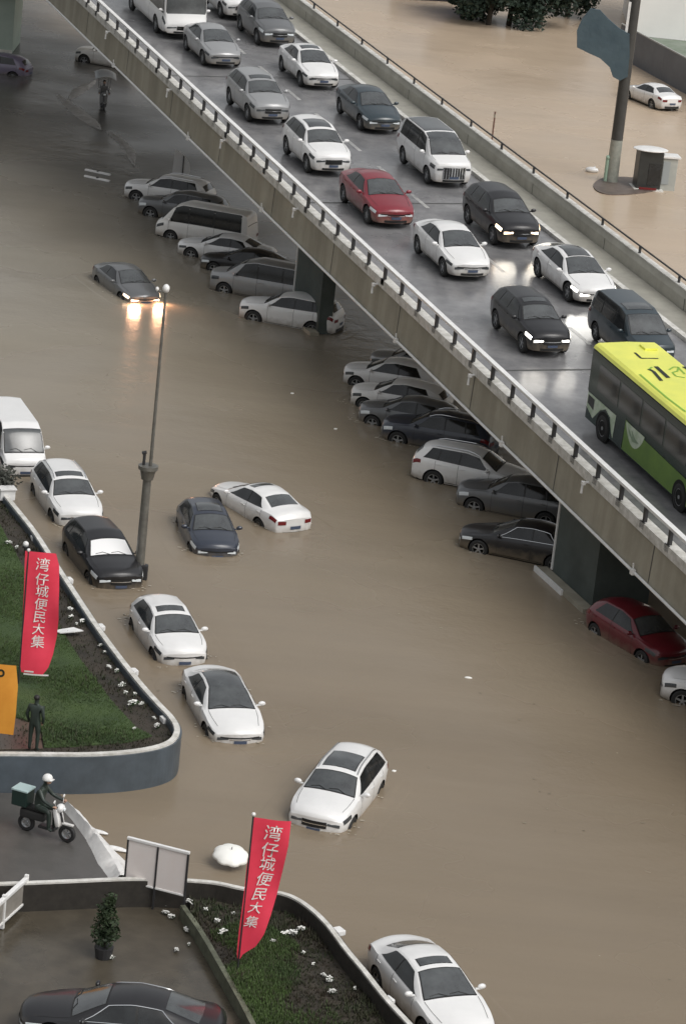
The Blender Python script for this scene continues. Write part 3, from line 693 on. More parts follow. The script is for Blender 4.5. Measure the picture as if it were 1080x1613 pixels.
fly_inv = fly.matrix_world.inverted() if False else Matrix.Translation(-Vector(fly.location))
def fpart(name, prof, s0, s1, m, ns=2):
    """profile (o,dz) swept along the flyover"""
    V, Fc = [], []; k = len(prof)
    for i in range(ns + 1):
        for o, dz in prof: V.append(fly_inv @ FP(lerp(s0, s1, i / ns), o, dz))
    for i in range(ns):
        for j in range(k): a, b = i * k + j, i * k + (j + 1) % k; Fc.append((a, b, b + k, a + k))
    Fc.append(tuple(range(k))[::-1]); Fc.append(tuple(range(ns * k, ns * k + k)))
    bm = bmesh.new(); vs = [bm.verts.new(v) for v in V]
    for f in Fc: bm.faces.new([vs[q] for q in f])
    return bm_obj(name, bm, m, fly)
fpart('deck_slab', [(0.0, -.02), (-.06, -1.42), (.45, -1.62), (2.6, -2.0), (9.4, -2.0), (11.6, -1.62), (12.1, -1.42), (12.05, -.02)], FS0, FS1, M['concrete'], 8)
fpart('road_surface', [(.3, -.018), (.3, .004), (10.15, .004), (10.15, -.018)], FS0, FS1, M['deck'], 8)
fpart('shoulder', [(10.42, -.018), (10.42, .02), (11.8, .02), (11.8, -.018)], FS0, FS1, M['shoulder'], 4)
fpart('edge_kerb', [(10.152, -.018), (10.152, .16), (10.418, .16), (10.418, -.018)], FS0, FS1, M['white_concrete'], 4)
fpart('near_kerb', [(-.08, -.015), (-.08, .34), (.29, .34), (.29, -.015)], FS0, FS1, M['white_concrete'], 4)
fpart('far_parapet', [(11.82, -.015), (11.82, .5), (11.9, .78), (12.12, .78), (12.12, -.015)], FS0, FS1, mat('pale_grey_parapet', (.42, .41, .36), .6, color2=(.30, .29, .25), nscale=.8), 4)
fpart('parapet_cap', [(11.86, .785), (11.86, .83), (12.16, .83), (12.16, .785)], FS0, FS1, M['white_concrete'], 4)
def ftube(name, o, dz, r, s0, s1, m):
    mb = MB(); mb.tube([fly_inv @ FP(lerp(s0, s1, i / 6), o, dz) for i in range(7)], r, 10); return mb.build(name, m, fly, True)
fpart('hand_rail', [(-.09, .90), (-.09, 1.0), (.11, 1.0), (.11, .90)], FS0, FS1, M['white_metal'], 6)
ftube('far_hand_rail', 12.0, 1.12, .04, FS0, FS1, M['dark_metal'])
ftube('drip_pipe', -.12, -1.42, .055, FS0, FS1, M['white_metal'])
pm_ = None
for i in range(56):
    s = -8 + i * 2.0
    p = FP(s, .02, .35)
    if pm_ is None:
        mb = MB(); mb.box((0, 0, .3), (.14, .12, .6), bev=.01); mb.box((0, -.075, -.12), (.34, .05, .24)); o = mb.build('rail_post', M['dark_metal'], fly); pm_ = o
    else: o = pm_.copy(); COL.objects.link(o)
    o.location = fly_inv @ p; o.rotation_euler = (0, 0, FANG)
pm2 = None
for i in range(30):
    p = FP(-8 + i * 4.0, 12.0, .82)
    if pm2 is None:
        mb = MB(); mb.box((0, 0, .16), (.1, .08, .32)); o = mb.build('far_rail_post', M['dark_metal'], fly); pm2 = o
    else: o = pm2.copy(); COL.objects.link(o)
    o.location = fly_inv @ p; o.rotation_euler = (0, 0, FANG)
# drainage spouts on the fascia
sp_ = None
for s in (3.0, 14.8, 24.0, 35, 45.5, 56.5, 67.5, 79):
    p = FP(s, -.12, -.05)
    if sp_ is None:
        mb = MB(); mb.tube([(0, .1, .05), (0, -.14, .02), (0, -.16, -.34)], .05, 10); mb.box((0, -.12, .02), (.16, .12, .12), bev=.01)
        o = mb.build('drain_spout', M['white_metal'], fly); sp_ = o
    else: o = sp_.copy(); COL.objects.link(o)
    o.location = fly_inv @ p; o.rotation_euler = (0, 0, FANG)
cl_ = None
for s in (4.5, 18.5, 30.4, 48.4, 60.0, 72.0):
    p = FP(s, -.16, -1.40)
    if cl_ is None:
        mb = MB(); mb.box((0, 0, 0), (.2, .14, .2), bev=.02); mb.tube([(0, 0, .1), (0, -.02, .3)], .03, 8); o = mb.build('pipe_clamp', M['white_metal'], fly); cl_ = o
    else: o = cl_.copy(); COL.objects.link(o)
    o.location = fly_inv @ p; o.rotation_euler = (0, 0, FANG)
# dashed lane line
ld = None
for i in range(28):
    s = -22.5 + i * 4.6
    V = [fly_inv @ FP(s + a, 6.0 + b, .0085) for a, b in ((0, -.09), (2.1, -.09), (2.1, .09), (0, .09))]
    o = mesh_obj('lane_dash', V, [(0, 1, 2, 3)], M['line'], fly)
# expansion joints
for s in (12.0, 34.0, 56.0, 78.0):
    V = [fly_inv @ FP(s + a, b, .0075) for a, b in ((0, .35), (.16, .35), (.16, 10.1), (0, 10.1))]
    mesh_obj('expansion_joint', V, [(0, 1, 2, 3)], M['concrete_dark'], fly)
for i in range(14):
    s = -10 + i * 8.3; V = [fly_inv @ FP(s + a, o, dz) for a, o, dz in ((0, -.012, -.04), (.05, -.012, -.04), (.05, -.068, -1.40), (0, -.068, -1.40))]
    mesh_obj('segment_joint', V, [(0, 1, 2, 3)], M['concrete_dark'], fly)
    V = [fly_inv @ FP(s + 1 + a, o, dz) for a, o, dz in ((0, 11.812, .03), (.05, 11.812, .03), (.05, 11.812, .5), (0, 11.812, .5))]
    mesh_obj('parapet_joint', V, [(0, 1, 2, 3)], M['concrete_dark'], fly)
# piers: thick walls set under the near edge, with a pale corner guard and a kerb
def pier(s0, s1, o0=.35, o1=3.4):
    z1 = lambda s, o: FP(s, o, -1.6 if o < 2 else -1.98).z
    def q(s, o, z): p = FP(s, o); return fly_inv @ Vector((p.x, p.y, z))
    V = [q(s0, o0, -.7), q(s1, o0, -.7), q(s1, o1, -.7), q(s0, o1, -.7), q(s0, o0, z1(s0, o0)), q(s1, o0, z1(s1, o0)), q(s1, o1, z1(s1, o1)), q(s0, o1, z1(s0, o1))]
    p = mesh_obj('pier', V, [(3, 2, 1, 0), (4, 5, 6, 7), (0, 1, 5, 4), (1, 2, 6, 5), (2, 3, 7, 6), (3, 0, 4, 7)], M['pier'], fly)
    def slab(nm, sa, sb, oa, ob, za, zb, m):
        V = [q(sa, oa, za), q(sb, oa, za), q(sb, ob, za), q(sa, ob, za), q(sa, oa, zb), q(sb, oa, zb), q(sb, ob, zb), q(sa, ob, zb)]
        o = mesh_obj(nm, V, [(3, 2, 1, 0), (4, 5, 6, 7), (0, 1, 5, 4), (1, 2, 6, 5), (2, 3, 7, 6), (3, 0, 4, 7)], m, p); return o
    slab('corner_guard', s0 - .05, s0 + .05, o0 - .05, o0 + .05, .2, z1(s0, o0) - .25, M['white_metal'])
    slab('pier_kerb', s0 - .4, s1 + .3, o0 - .45, o0 - .02, -.6, .16, M['concrete'])
    slab('kerb_edge', s0 - .42, s1 - 1.5, o0 - .53, o0 - .452, -.02, .2, M['white_metal'])
M['pier'] = mat('dark_green_stained_pier', (0.08, 0.10, 0.095), 0.6, color2=(0.045, 0.058, 0.054), nscale=.5)
def s_of(px, py, z=0.0):
    p = at(px, py, z) - FA; return p.x * FD_.x + p.y * FD_.y, p.x * FN_.x + p.y * FN_.y
for a in ((460, 492), (868, 905)):
    s, o = s_of(*a); pier(s, s + 3.6, max(.35, o), 2.6)

# ------------------------------------------------------------------ islands, pavement
M['grass'] = mat('wet_lawn', (0.050, 0.085, 0.022), 0.8, color2=(0.028, 0.052, 0.016), nscale=1.3, bump=.5, bscale=18)
M['soil'] = mat('dark_wet_soil', (0.048, 0.038, 0.028), 0.75, color2=(0.022, 0.019, 0.014), nscale=1.5, bump=.6, bscale=12)
M['wall_blue'] = mat('blue_grey_wall', (0.085, 0.105, 0.125), 0.45, color2=(0.055, 0.068, 0.08), nscale=.9)
M['wall_dark'] = mat('dark_planter_wall', (0.035, 0.031, 0.026), 0.6, noise_amt=.4)
M['paving'] = wet_asphalt('wet_forecourt_paving', (0.085, 0.072, 0.052), (0.05, 0.042, 0.030), .18, .45)
M['driveway'] = wet_asphalt('wet_driveway', (0.095, 0.09, 0.084), (0.07, 0.067, 0.062), .3, .5)
def poly_slab(name, pts, z0, z1, m, kind='structure', bumpy=0):
    mb = MB(); mb.prism([(p.x, p.y) for p in pts], z0, z1); o = mb.build(name, m); return tag(o, kind=kind) if kind else o
def smooth_path(px, z, n=5):
    P = [at(a, b, z) for a, b in px]; out = []
    for i in range(len(P) - 1):
        p0, p1, p2, p3 = P[max(i - 1, 0)], P[i], P[i + 1], P[min(i + 2, len(P) - 1)]
        for k in range(n):
            t = k / n
            out.append(0.5 * ((2 * p1) + (p2 - p0) * t + (2 * p0 - 5 * p1 + 4 * p2 - p3) * t * t + (3 * p1 - p0 - 3 * p2 + p3) * t ** 3))
    out.append(P[-1]); return out
isl_px = [(-120, 610), (-10, 752), (16, 787), (52, 832), (76, 868), (110, 920), (160, 995), (215, 1067), (250, 1107), (270, 1128), (280, 1147), (274, 1163), (256, 1173), (225, 1180), (180, 1185), (120, 1187), (0, 1186), (-120, 1189)]
ip = smooth_path(isl_px, 1.2)
c0 = ip[len(ip) // 2]
def rel(path, c, dz=0): return [Vector((p.x - c.x, p.y - c.y, dz)) for p in path]
w = empty('planter_wall', (c0.x, c0.y, 0), label='blue-grey planter wall with white coping curving around the lawn above the flood', cat='wall')
def wpart(nm, path, c, prof, m, par):
    mb = MB(); mb.sweep(rel(path, c), prof); return mb.build(nm, m, par)
wpart('wall', ip, c0, [(-.13, -.6), (.13, -.6), (.13, 1.13), (-.13, 1.13)], M['wall_blue'], w)
wpart('coping', ip, c0, [(-.10, 1.132), (.07, 1.132), (.07, 1.2), (-.10, 1.2)], M['white_concrete'], w)
for (px, py) in ((57, 846), (107, 912), (157, 986), (209, 1056), (262, 1131)):
    p = at(px, py, 1.05) - c0
    mb = MB(); mb.box((p.x, p.y, 1.0), (.3, .3, .16), Matrix.Rotation(R_(-62), 3, 'Z'), .03); mb.build('wall_light', M['white_metal'], w)
lawn_pts = ip + [Vector((ip[-1].x - 6, ip[-1].y + 1, 0)), Vector((ip[0].x - 10, ip[0].y, 0))]
poly_slab('soil_bed', ip, -.6, .93, M['soil'])
lp_ = [(-120, 650), (-5, 815), (30, 880), (80, 965), (125, 1035), (175, 1102), (215, 1145), (240, 1158), (200, 1168), (120, 1174), (70, 1176), (64, 1140), (0, 1120), (-120, 1120)]
lpts = [at(a, b, .98) for a, b in lp_]
poly_slab('lawn', lpts, .5, .97, M['grass'])
poly_slab('planter_paving', [at(a, b, .98) for a, b in ((-120, 1123), (0, 1123), (62, 1142), (68, 1178), (-120, 1181))], .5, .955, M['paving'])
def inside(p, poly):
    c = False; n = len(poly)
    for i in range(n):
        a, b = poly[i], poly[(i + 1) % n]
        if (a.y > p[1]) != (b.y > p[1]) and p[0] < (b.x - a.x) * (p[1] - a.y) / (b.y - a.y) + a.x: c = not c
    return c
def tufts(name, poly, z, n, m, h0=.05, h1=.16, label=None, thr=-1.0):
    V, Fc = [], []
    xs = [p.x for p in poly]; ys = [p.y for p in poly]; k = 0; tr = 0
    while k < n and tr < n * 12:
        tr += 1
        x, y = rnd.uniform(min(xs), max(xs)), rnd.uniform(min(ys), max(ys))
        if not inside((x, y), poly): continue
        nv = noise.noise(Vector((x * .5, y * .5, 3)))
        if nv < thr + rnd.random() * .3: continue
        h = rnd.uniform(h0, h1) * (1.1 + nv); a = rnd.uniform(0, 6.28)
        for q in range(3):
            a2 = a + q * 2.1; lx, ly = math.cos(a2) * h * .5, math.sin(a2) * h * .5; b = len(V)
            V += [(x - ly * .25, y + lx * .25, z), (x + ly * .25, y - lx * .25, z), (x + lx, y + ly, z + h)]
            Fc.append((b, b + 1, b + 2))
        k += 1
    o = mesh_obj(name, V, Fc, m); tag(o, label, 'grass', kind='stuff'); return o
M['blade'] = mat('grass_blades', (0.075, 0.125, 0.030), 0.7, color2=(0.035, 0.065, 0.018), nscale=.45)
M['blade_dark'] = mat('ground_cover_leaves', (0.035, 0.055, 0.02), 0.7, color2=(0.035, 0.022, 0.014), nscale=1.2)
tufts('lawn_grass', lpts, .965, 34000, M['blade'], .03, .08, label='thick wet green grass of the raised lawn')
bed = [p for p in ip if True] + [Vector((ip[0].x - 6, ip[0].y - 4, 0))]
tufts('bed_plants', ip, .925, 9000, M['blade_dark'], .03, .12, 'brown and green ground cover along the planter wall')

# driveway between the two islands
poly_slab('driveway', [at(a, b, .03) for a, b in ((-200, 1215), (70, 1225), (105, 1262), (150, 1320), (185, 1378), (192, 1420), (-200, 1440))], -.5, .03, M['driveway'])
# forecourt with the second wall
c_px = [(-160, 1396), (45, 1389), (120, 1386), (195, 1383), (245, 1383), (293, 1385), (340, 1389), (383, 1398), (425, 1402), (460, 1411), (490, 1430), (518, 1457), (545, 1493), (575, 1529), (600, 1561), (625, 1590), (655, 1622), (740, 1720)]
cpth = smooth_path(c_px, .9)
c1 = cpth[len(cpth) // 2]
w2 = empty('forecourt_wall', (c1.x, c1.y, 0), label='low dark wall with white coping around the forecourt and planting bed by the flood', cat='wall')
wpart('wall', cpth, c1, [(-.11, -.6), (.11, -.6), (.11, .85), (-.11, .85)], M['wall_dark'], w2)
wpart('coping', cpth, c1, [(-.085, .852), (.055, .852), (.055, .9), (-.085, .9)], M['white_concrete'], w2)
for (px, py) in ((533, 1466), (610, 1575)):
    p = at(px, py, .8) - c1
    mb = MB(); mb.box((p.x, p.y, .78), (.3, .26, .14), Matrix.Rotation(R_(-55), 3, 'Z'), .03); mb.build('wall_light', M['white_metal'], w2)
fc = list(cpth) + [at(700, 1760, .1), at(-160, 1760, .1)]
poly_slab('forecourt', fc, -.6, .1, M['paving'])
bed_px = [(300, 1402), (383, 1412), (425, 1416), (455, 1424), (485, 1444), (510, 1468), (538, 1505), (568, 1541), (593, 1573), (650, 1640), (720, 1740), (450, 1740), (404, 1620), (360, 1540), (330, 1490), (300, 1448)]
bpts = [at(a, b, .4) for a, b in bed_px]
poly_slab('planting_bed', bpts, -.3, .4, M['soil'])
tufts('bed_grass', [at(a, b, .4) for a, b in ((330, 1470), (400, 1450), (470, 1490), (500, 1560), (560, 1640), (560, 1720), (450, 1720), (404, 1620), (360, 1540))], .395, 12000, M['blade'], .04, .12, 'green grass patch in the bed under the leaning red flag', thr=-.15)
tufts('bed_cover', bpts, .395, 9000, M['blade_dark'], .03, .14, 'brown and green leaves covering the bottom planting bed')
kp = smooth_path([(288, 1425), (318, 1468), (345, 1514), (378, 1572), (404, 1622), (440, 1690)], .5)
kc = kp[len(kp) // 2]
kr = MB(); kr.sweep(rel(kp, kc), [(-.07, 0), (.07, 0), (.07, .44), (-.07, .44)])
k = kr.build('bed_kerb', M['kerb'] if 'kerb' in M else mat('mossy_kerb', (0.16, 0.17, 0.12), 0.6, color2=(.07, .075, .05), nscale=3)); k.location = (kc.x, kc.y, .05)
tag(k, 'mossy grey kerb between the forecourt paving and the planting bed', 'kerb')

# ------------------------------------------------------------------ vehicles on the flyover
G1 = 'cars queuing on the flyover'
H1, H2 = -69.5, -69.5
def deck_car(kind, color, px, label, cat='car', yaw=-69.5, name='car', sc=1.08, **k):
    s = SHAPES[kind]; x = s.wind[0]; return make_car(kind, name, label, cat, color, T_deck(yaw, (x - .10, 0, s.zc(x)), px, sc), G1, **k)
deck_car('coach', 'white', (294, 21), 'white coach with wide dark windscreen at the head of the left lane, top of photo', 'coach', name='coach', plate=False, sc=1.0)
deck_car('sedan', 'silver', (345, 63), 'dull silver sedan right in front of the white coach on the flyover', grille='thin', sunroof=None)
deck_car('suv', 'silver', (418, 143), 'silver-grey car with pale roof left of the white five-door on the flyover', sunroof='small')
deck_car('suv', 'white', (512, 221), 'white crossover with a sunroof just behind the red car', sunroof='large', grille='thin', rails=False)
deck_car('sedan', 'red', (608, 303), 'red sedan on the flyover, the only red car up there', sc=1.12, sunroof=None, lights=None)
deck_car('sedan', 'white', (727, 385), 'white sedan with barred grille in the left flyover lane, in front of the red car', sunroof=None, grille='bar')
c13 = deck_car('suv', 'black', (852, 499), 'black crossover with chrome lamps and sunroof, next to the rear of the green bus', sc=1.0, sunroof='small', grille='bar', lights='lit')
deck_car('suv', 'grey', (430, 27), 'dark grey off-roader with pale bumper at top of the right flyover lane', name='off_roader', cat='off-roader', sunroof=None)
deck_car('sedan', 'white', (498, 96), 'white sedan in the right lane between the grey off-roader and the dark sedan', sunroof='plain', grille='bar')
deck_car('sedan', 'teal', (593, 163), 'dark sedan in the right lane directly behind the white people carrier', sunroof=None, grille='bar')
deck_car('mpv', 'white', (706, 241), 'tall white people carrier with a big upright chrome grille', 'people carrier', name='people_carrier', grille='tall', sunroof='pano')
c_ = deck_car('suv', 'black', (805, 331), 'black car with both headlights lit behind the white liftback', sunroof=None, grille='bar', lights='lit_warm')
c12 = deck_car('liftback', 'white', (923, 427), 'white fastback with smooth bonnet beside the black crossover', sunroof='plain', grille='thin', yaw=-69, lights='lit')
deck_car('mpv', 'teal', (1022, 524), 'dark blue-green van-like car on the far side of the green bus', sc=1.0, sunroof='plain', grille='bar')
deck_car('suv', 'white', (372, -14), 'white car partly out of the frame beside the coach, top of photo', sunroof=None)

# ------------------------------------------------------------------ cars in the flood, left and middle
G2 = 'cars standing in the flood water'
def flood_car(kind, color, px, yaw, sink, label, cat='car', rear=False, name='car', group=G2, **k):
    s = SHAPES[kind]; x = s.rear[0] + .08 if rear else s.wind[0] - .10
    return make_car(kind, name, label, cat, color, T_ground(yaw, (x, 0, s.zc(x)), px, -sink), group, **k)
flood_car('van', 'white', (39, 706), -70, .35, 'tall white van at the left edge, last in the row along the planter', 'van', name='van', grille='thin')
flood_car('suv', 'white', (117, 774), -70, .42, 'white off-roader with black slotted grille between the van and the black car', 'off-roader', name='off_roader', sunroof='small', grille='slots', rails=True)
flood_car('suv', 'black', (176, 869), -68, .42, 'black car with a bright silver sunshade behind its windscreen by the lamp post', wind_m=M['shade'], sunroof=None)
flood_car('hatch', 'white', (279, 991), -70, .40, 'white hatchback with a small sunroof, first white car below the lamp post', sunroof='small', grille='thin')
flood_car('sedan', 'white', (365, 1110), -73, .42, 'white sedan with all-glass roof beside the tip of the lawn', sunroof='pano', grille='bar')
flood_car('suv', 'white', (520, 1240), -105, .50, 'white crossover with large sunroof turned the other way, alone above the red flag', sunroof='large', grille='bar', rails=True)
flood_car('sedan', 'white', (708, 1563), -65, .30, 'white sedan passing the bottom planting bed at the lower edge of the photo', sunroof='small', grille='thin')
flood_car('hatch', 'darkblue', (336, 830), -76, .48, 'dark blue hatchback in deep water touching the white sedan behind it', sunroof='plain', grille='thin')
flood_car('sedan', 'white', (449, 794), 126, .45, 'white sedan seen from behind, stalled next to the dark blue hatchback', rear=True, sunroof='small')
cj = flood_car('sedan', 'grey', (214, 442), -62, .45, 'dark grey sedan driving through the flood with warm headlights on', sunroof=None, lights='lit_warm')
# across the flyover
def by_wheel(kind, color, px, yaw, sink, which, side, label, cat='car', group=None, name='car', **k):
    s = SHAPES[kind]; x = s.wb[which]
    return make_car(kind, name, label, cat, color, T_ground(yaw, (x, side * s.W(x), s.wr), px, -sink), group, **k)
by_wheel('sedan', 'white', (1024, 165), 119, .12, 1, 1, 'white sedan driving away past the kiosk, right of the tall post', group=G2, sunroof=None)
# ------------------------------------------------------------------ cars parked under the flyover
G3 = 'cars parked under the flyover'
def pk(kind, color, px, label, yaw=163, sink=.26, which=0, side=1, cat='car', name='car', **k):
    return by_wheel(kind, color, px, yaw, sink, which, side, label, cat, G3, name, **k)
pk('suv', 'dirty_white', (132, 96), 'pale car parked under the far end of the flyover, above the canopied scooter', yaw=158, sunroof=None, rails=True)
pk('suv', 'white', (214, 312), 'white crossover with roof rails, topmost car of the upper parked group', sunroof=None, rails=True)
pk('van', 'dirty_white', (268, 374), 'white van with one long dark side window in the upper parked group', cat='van', name='van')
pk('sedan', 'white', (300, 402), 'white car squeezed between the white van and the black car under the flyover', sunroof=None)
pk('sedan', 'black', (336, 425), 'black sedan behind the rounded silver van in the upper parked group', sunroof=None)
pk('mpv', 'silver', (352, 458), 'silver van with rounded nose, second from the first flyover pier', cat='van', name='van', sunroof=None)
pk('suv', 'white', (398, 503), 'white car with dark windows right beside the first flyover pier', sunroof=None, sink=.3)
pk('hatch', 'white', (560, 606), 'white hatchback, topmost car of the lower parked group', sunroof=None)
pk('hatch', 'dirty_white', (572, 640), 'white car with blunt nose next to the dark blue car under the flyover', sunroof=None)
pk('suv', 'darkblue', (625, 695), 'dark blue car sunk in shade between two white cars under the flyover', sunroof=None, rails=True, sink=.3)
pk('suv', 'white', (681, 757), 'white crossover parked tail outwards under the flyover with a long dark window', yaw=-16, which=1, side=-1, sunroof=None, rails=True)
pk('suv', 'grey', (745, 800), 'dark grey car just below the white crossover parked tail outwards', sunroof=None, sink=.3)
pk('sedan', 'black', (752, 866), 'black sedan with chrome window frame beside the second flyover pier', sunroof=None, chrome=True, sink=.2)
s = SHAPES['hatch']
make_car('hatch', 'car', 'dark red car in the shade under the flyover at the right edge', 'car', 'darkred', T_ground(-56, (s.wind[0] - .1, 0, s.zc(s.wind[0])), (1034, 994), -.35), G3, sunroof=None)
pk('suv', 'white', (1073, 1106), 'white car cut off by the right edge of the photo, below the dark red car', sunroof=None)
pk('suv', 'grey', (236, 338), 'grey car wedged between the topmost white crossover and the white van', sunroof=None)
pk('hatch', 'grey', (585, 668), 'grey hatchback squeezed between the blunt-nosed white car and the dark blue car', sunroof=None, sink=.3)
pk('hatch', 'silver', (600, 585), 'silver car deepest in the shade at the top of the lower parked group', sunroof=None, yaw=160)
# near dark car on the forecourt
s = SHAPES['sedan']
make_car('liftback', 'car', 'black sedan with chrome window frame parked on the forecourt, bottom left corner', 'car', 'black', T_ground(176, (0.0, .75, 1.0), (184, 1608), .11), None, sunroof=None, chrome=True)

# ------------------------------------------------------------------ green and yellow bus
M['bus_yellow'] = mat('yellow_bus_roof', (0.80, 0.80, 0.14), 0.35, color2=(0.66, 0.70, 0.13), nscale=.8)
M['bus_green'] = mat('green_bus_side', (0.14, 0.25, 0.035), 0.3, color2=(0.09, 0.18, 0.025), nscale=1)
M['bus_dark'] = mat('dark_green_bus_side', (0.010, 0.032, 0.026), 0.18, color2=(0.008, 0.022, 0.02), nscale=.9)
M['bus_white'] = mat('white_bus_graphic', (0.62, 0.68, 0.58), 0.35, color2=(0.35, 0.45, 0.30), nscale=2.5)
M['ink'] = mat('black_lettering', (0.012, 0.02, 0.012), 0.5)
M['ink_green'] = mat('green_lettering', (0.22, 0.42, 0.05), 0.5)
def build_bus():
    L, W, H = 11.4, 2.5, 3.1
    f = T_deck(-69.3, (-L / 2, -W / 2, H), (935, 538))
    root = empty('bus', label='bus with yellow roof and dark green side in the left flyover lane, right edge', cat='bus'); root.matrix_world = f
    mb = MB()
    # rounded box body with side graphics as separate proud panels
    sec = [(-W / 2, .32), (-W / 2, 2.86), (-W / 2 + .05, 3.0), (-W / 2 + .16, 3.08), (0, 3.12), (W / 2 - .16, 3.08), (W / 2 - .05, 3.0), (W / 2, 2.86), (W / 2, .32)]
    xs = [(-L / 2, .97), (-L / 2 + .06, 1.0), (L / 2 - .15, 1.0), (L / 2, .95)]
    rings = []
    for x, k in xs: rings.append([mb.bm.verts.new((x, y * k, 1.7 + (z - 1.7) * k)) for y, z in sec])
    n = len(sec)
    for A, B in zip(rings, rings[1:]):
        for j in range(n): mb.bm.faces.new((A[j], A[(j + 1) % n], B[(j + 1) % n], B[j]))
    mb.bm.faces.new(rings[0][::-1]); mb.bm.faces.new(rings[-1])
    mb.build('body', M['bus_dark'], root)
    mb = MB()
    pr = [(-W / 2 - .012, 2.93), (-W / 2 + .045, 3.03), (-W / 2 + .16, 3.10), (0, 3.14), (W / 2 - .16, 3.10), (W / 2 - .045, 3.03), (W / 2 + .012, 2.93)]
    r2 = [[mb.bm.verts.new((x, y, z)) for y, z in pr] for x in (-L / 2 + .02, L / 2 - .2)]
    for j in range(len(pr) - 1): mb.bm.faces.new((r2[0][j], r2[0][j + 1], r2[1][j + 1], r2[1][j]))
    mb.build('roof', M['bus_yellow'], root)
    def wallpoly(nm, pts, m, side=-1, off=.012, th=None, parent=None):
        y = side * (W / 2 + off)
        return mesh_obj(nm, [(x, y, z) for x, z in pts], [tuple(range(len(pts)))] if side < 0 else [tuple(range(len(pts)))[::-1]], m, parent or root)
    for sd_ in (-1, 1):
        # the long dark band of tinted windows that drops to the sill behind the rear wheel
        wallpoly('dark_side_panel', [(-L / 2 + .03, 1.35), (-3.02, 1.34), (-3.0, .38), (-2.35, .38), (-2.25, 1.5), (4.6, 1.22), (5.5, 1.2), (5.5, 2.88), (-L / 2 + .03, 2.88)], M['bus_dark'], sd_)
        for k in range(5):
            x0 = -4.9 + k * 1.95
            wallpoly('side_window', [(x0, 1.62), (x0 + 1.8, 1.62), (x0 + 1.8, 2.6), (x0, 2.6)], M['glass'], sd_, .02)
        wallpoly('green_side_panel', [(-2.3, .36), (5.3, .36), (5.3, 1.18), (2.0, 1.25), (-.5, 1.32), (-2.25, 1.46)], M['bus_green'], sd_, .014)
        # white drapery-like graphics on the lower side
        def blob(x0, x1, z0, z1, n=18):
            pts = []
            for i in range(n + 1):
                t = i / n; pts.append((lerp(x0, x1, t), z1))
            for i in range(n + 1):
                t = 1 - i / n; d = math.sin(math.pi * t) ** .7
                pts.append((lerp(x0, x1, t), z1 - (z1 - z0) * d - .02))
            return pts
        wallpoly('white_side_graphic', [(-5.62, .75), (-5.0, .5), (-4.75, .72), (-4.45, 1.0), (-4.0, 1.2), (-3.55, 1.05), (-3.3, .55), (-3.15, .42), (-3.08, 1.3), (-5.62, 1.3)], M['bus_white'], sd_, .008)
        wallpoly('white_side_graphic', blob(-2.2, -.6, .75, 1.42), M['bus_white'], sd_, .018)
        for q in range(2): wallpoly('green_fold', [(-2.0 + q * .35, 1.3), (-1.85 + q * .3, 1.1 - q * .08), (-1.5 + q * .25, .92 + q * .05), (-1.1 + q * .15, .98 + q * .05), (-1.5 + q * .25, 1.02 + q * .05), (-1.8 + q * .3, 1.2)], mat('grey_green_fold', (.22, .30, .20), .4), sd_, .022)
        for x in (-4.05, 2.6):
            mb = MB(); mb.tube([(x, sd_ * (W / 2 - .1), .5), (x, sd_ * (W / 2 + .018), .5)], .57, 28); mb.build('wheel_arch', M['well'], root)
        wallpoly('tail_vent', [(-5.55, .9), (-5.0, .8), (-5.0, 1.2), (-5.55, 1.22)], M['concrete_dark'], sd_, .016)
    ty, rm = wheel_meshes(.47)
    for x in (-4.05, 2.6):
        for sd_ in (1, -1):
            w = bpy.data.objects.new('wheel', ty); COL.objects.link(w); w.parent = root; w.location = (x, sd_ * (W / 2 - .06), .47); w.rotation_euler = (0, 0, 0 if sd_ > 0 else math.pi)
            link('rim', rm, w)
    # rear and front glass
    def endpoly(nm, x, pts, m): return mesh_obj(nm, [(x, y, z) for y, z in pts], [tuple(range(len(pts)))], m, root)
    endpoly('rear_window', -L / 2 - .012, [(1.0, 1.7), (-1.0, 1.7), (-1.0, 2.7), (1.0, 2.7)], M['glass'])
    endpoly('windscreen', L / 2 + .012, [(-1.1, 1.1), (1.1, 1.1), (1.1, 2.8), (-1.1, 2.8)], M['glass'])
    for y in (-1, 1):
        endpoly('tail_light', -L / 2 - .014, [(y * 1.1, .7), (y * .9, .7), (y * .9, 1.2), (y * 1.1, 1.2)], M['tail'])
        endpoly('headlight', L / 2 + .014, [(y * 1.1, .6), (y * .7, .6), (y * .7, .85), (y * 1.1, .85)], M['lens'])
    # roof markings (hatch outline and worn roof number strokes)
    zr = 3.143
    def stroke(pts, w, m, nm='roof_mark'):
        mb = MB()
        for a, b in zip(pts, pts[1:]):
            a, b = Vector((*a, 0)), Vector((*b, 0)); d = (b - a).normalized(); n_ = Vector((-d.y, d.x, 0)) * w / 2
            def Z(p): return 3.153 - max(0, abs(p.y)) * .035
            q = [a + n_, a - n_, b - n_, b + n_]
            vs = [mb.bm.verts.new((p.x, p.y, Z(p))) for p in q]; mb.bm.faces.new(vs)
        return mb
    def roof_px(px, py):
        inv = f.inverted(); p0 = inv @ CAM; p1 = inv @ (at(px, py, 0)); d = p1 - p0; t = (3.15 - p0.z) / d.z; q = p0 + d * t; return (q.x, q.y)
    def S(pxs, w, m): stroke([roof_px(*p) for p in pxs], w, m).build('roof_mark', m, root)
    S([(999, 555), (1009, 564), (1036, 564)], .09, M['ink'])
    S([(1007, 588), (1030, 608), (1050, 625), (1079, 647)], .08, M['ink_green'])
    S([(1032, 577), (1042, 586), (1052, 595)], .16, M['ink'])
    S([(1021, 581), (1028, 584), (1041, 599)], .13, M['ink'])
    S([(1026, 578), (1020, 582)], .08, M['ink_green'])
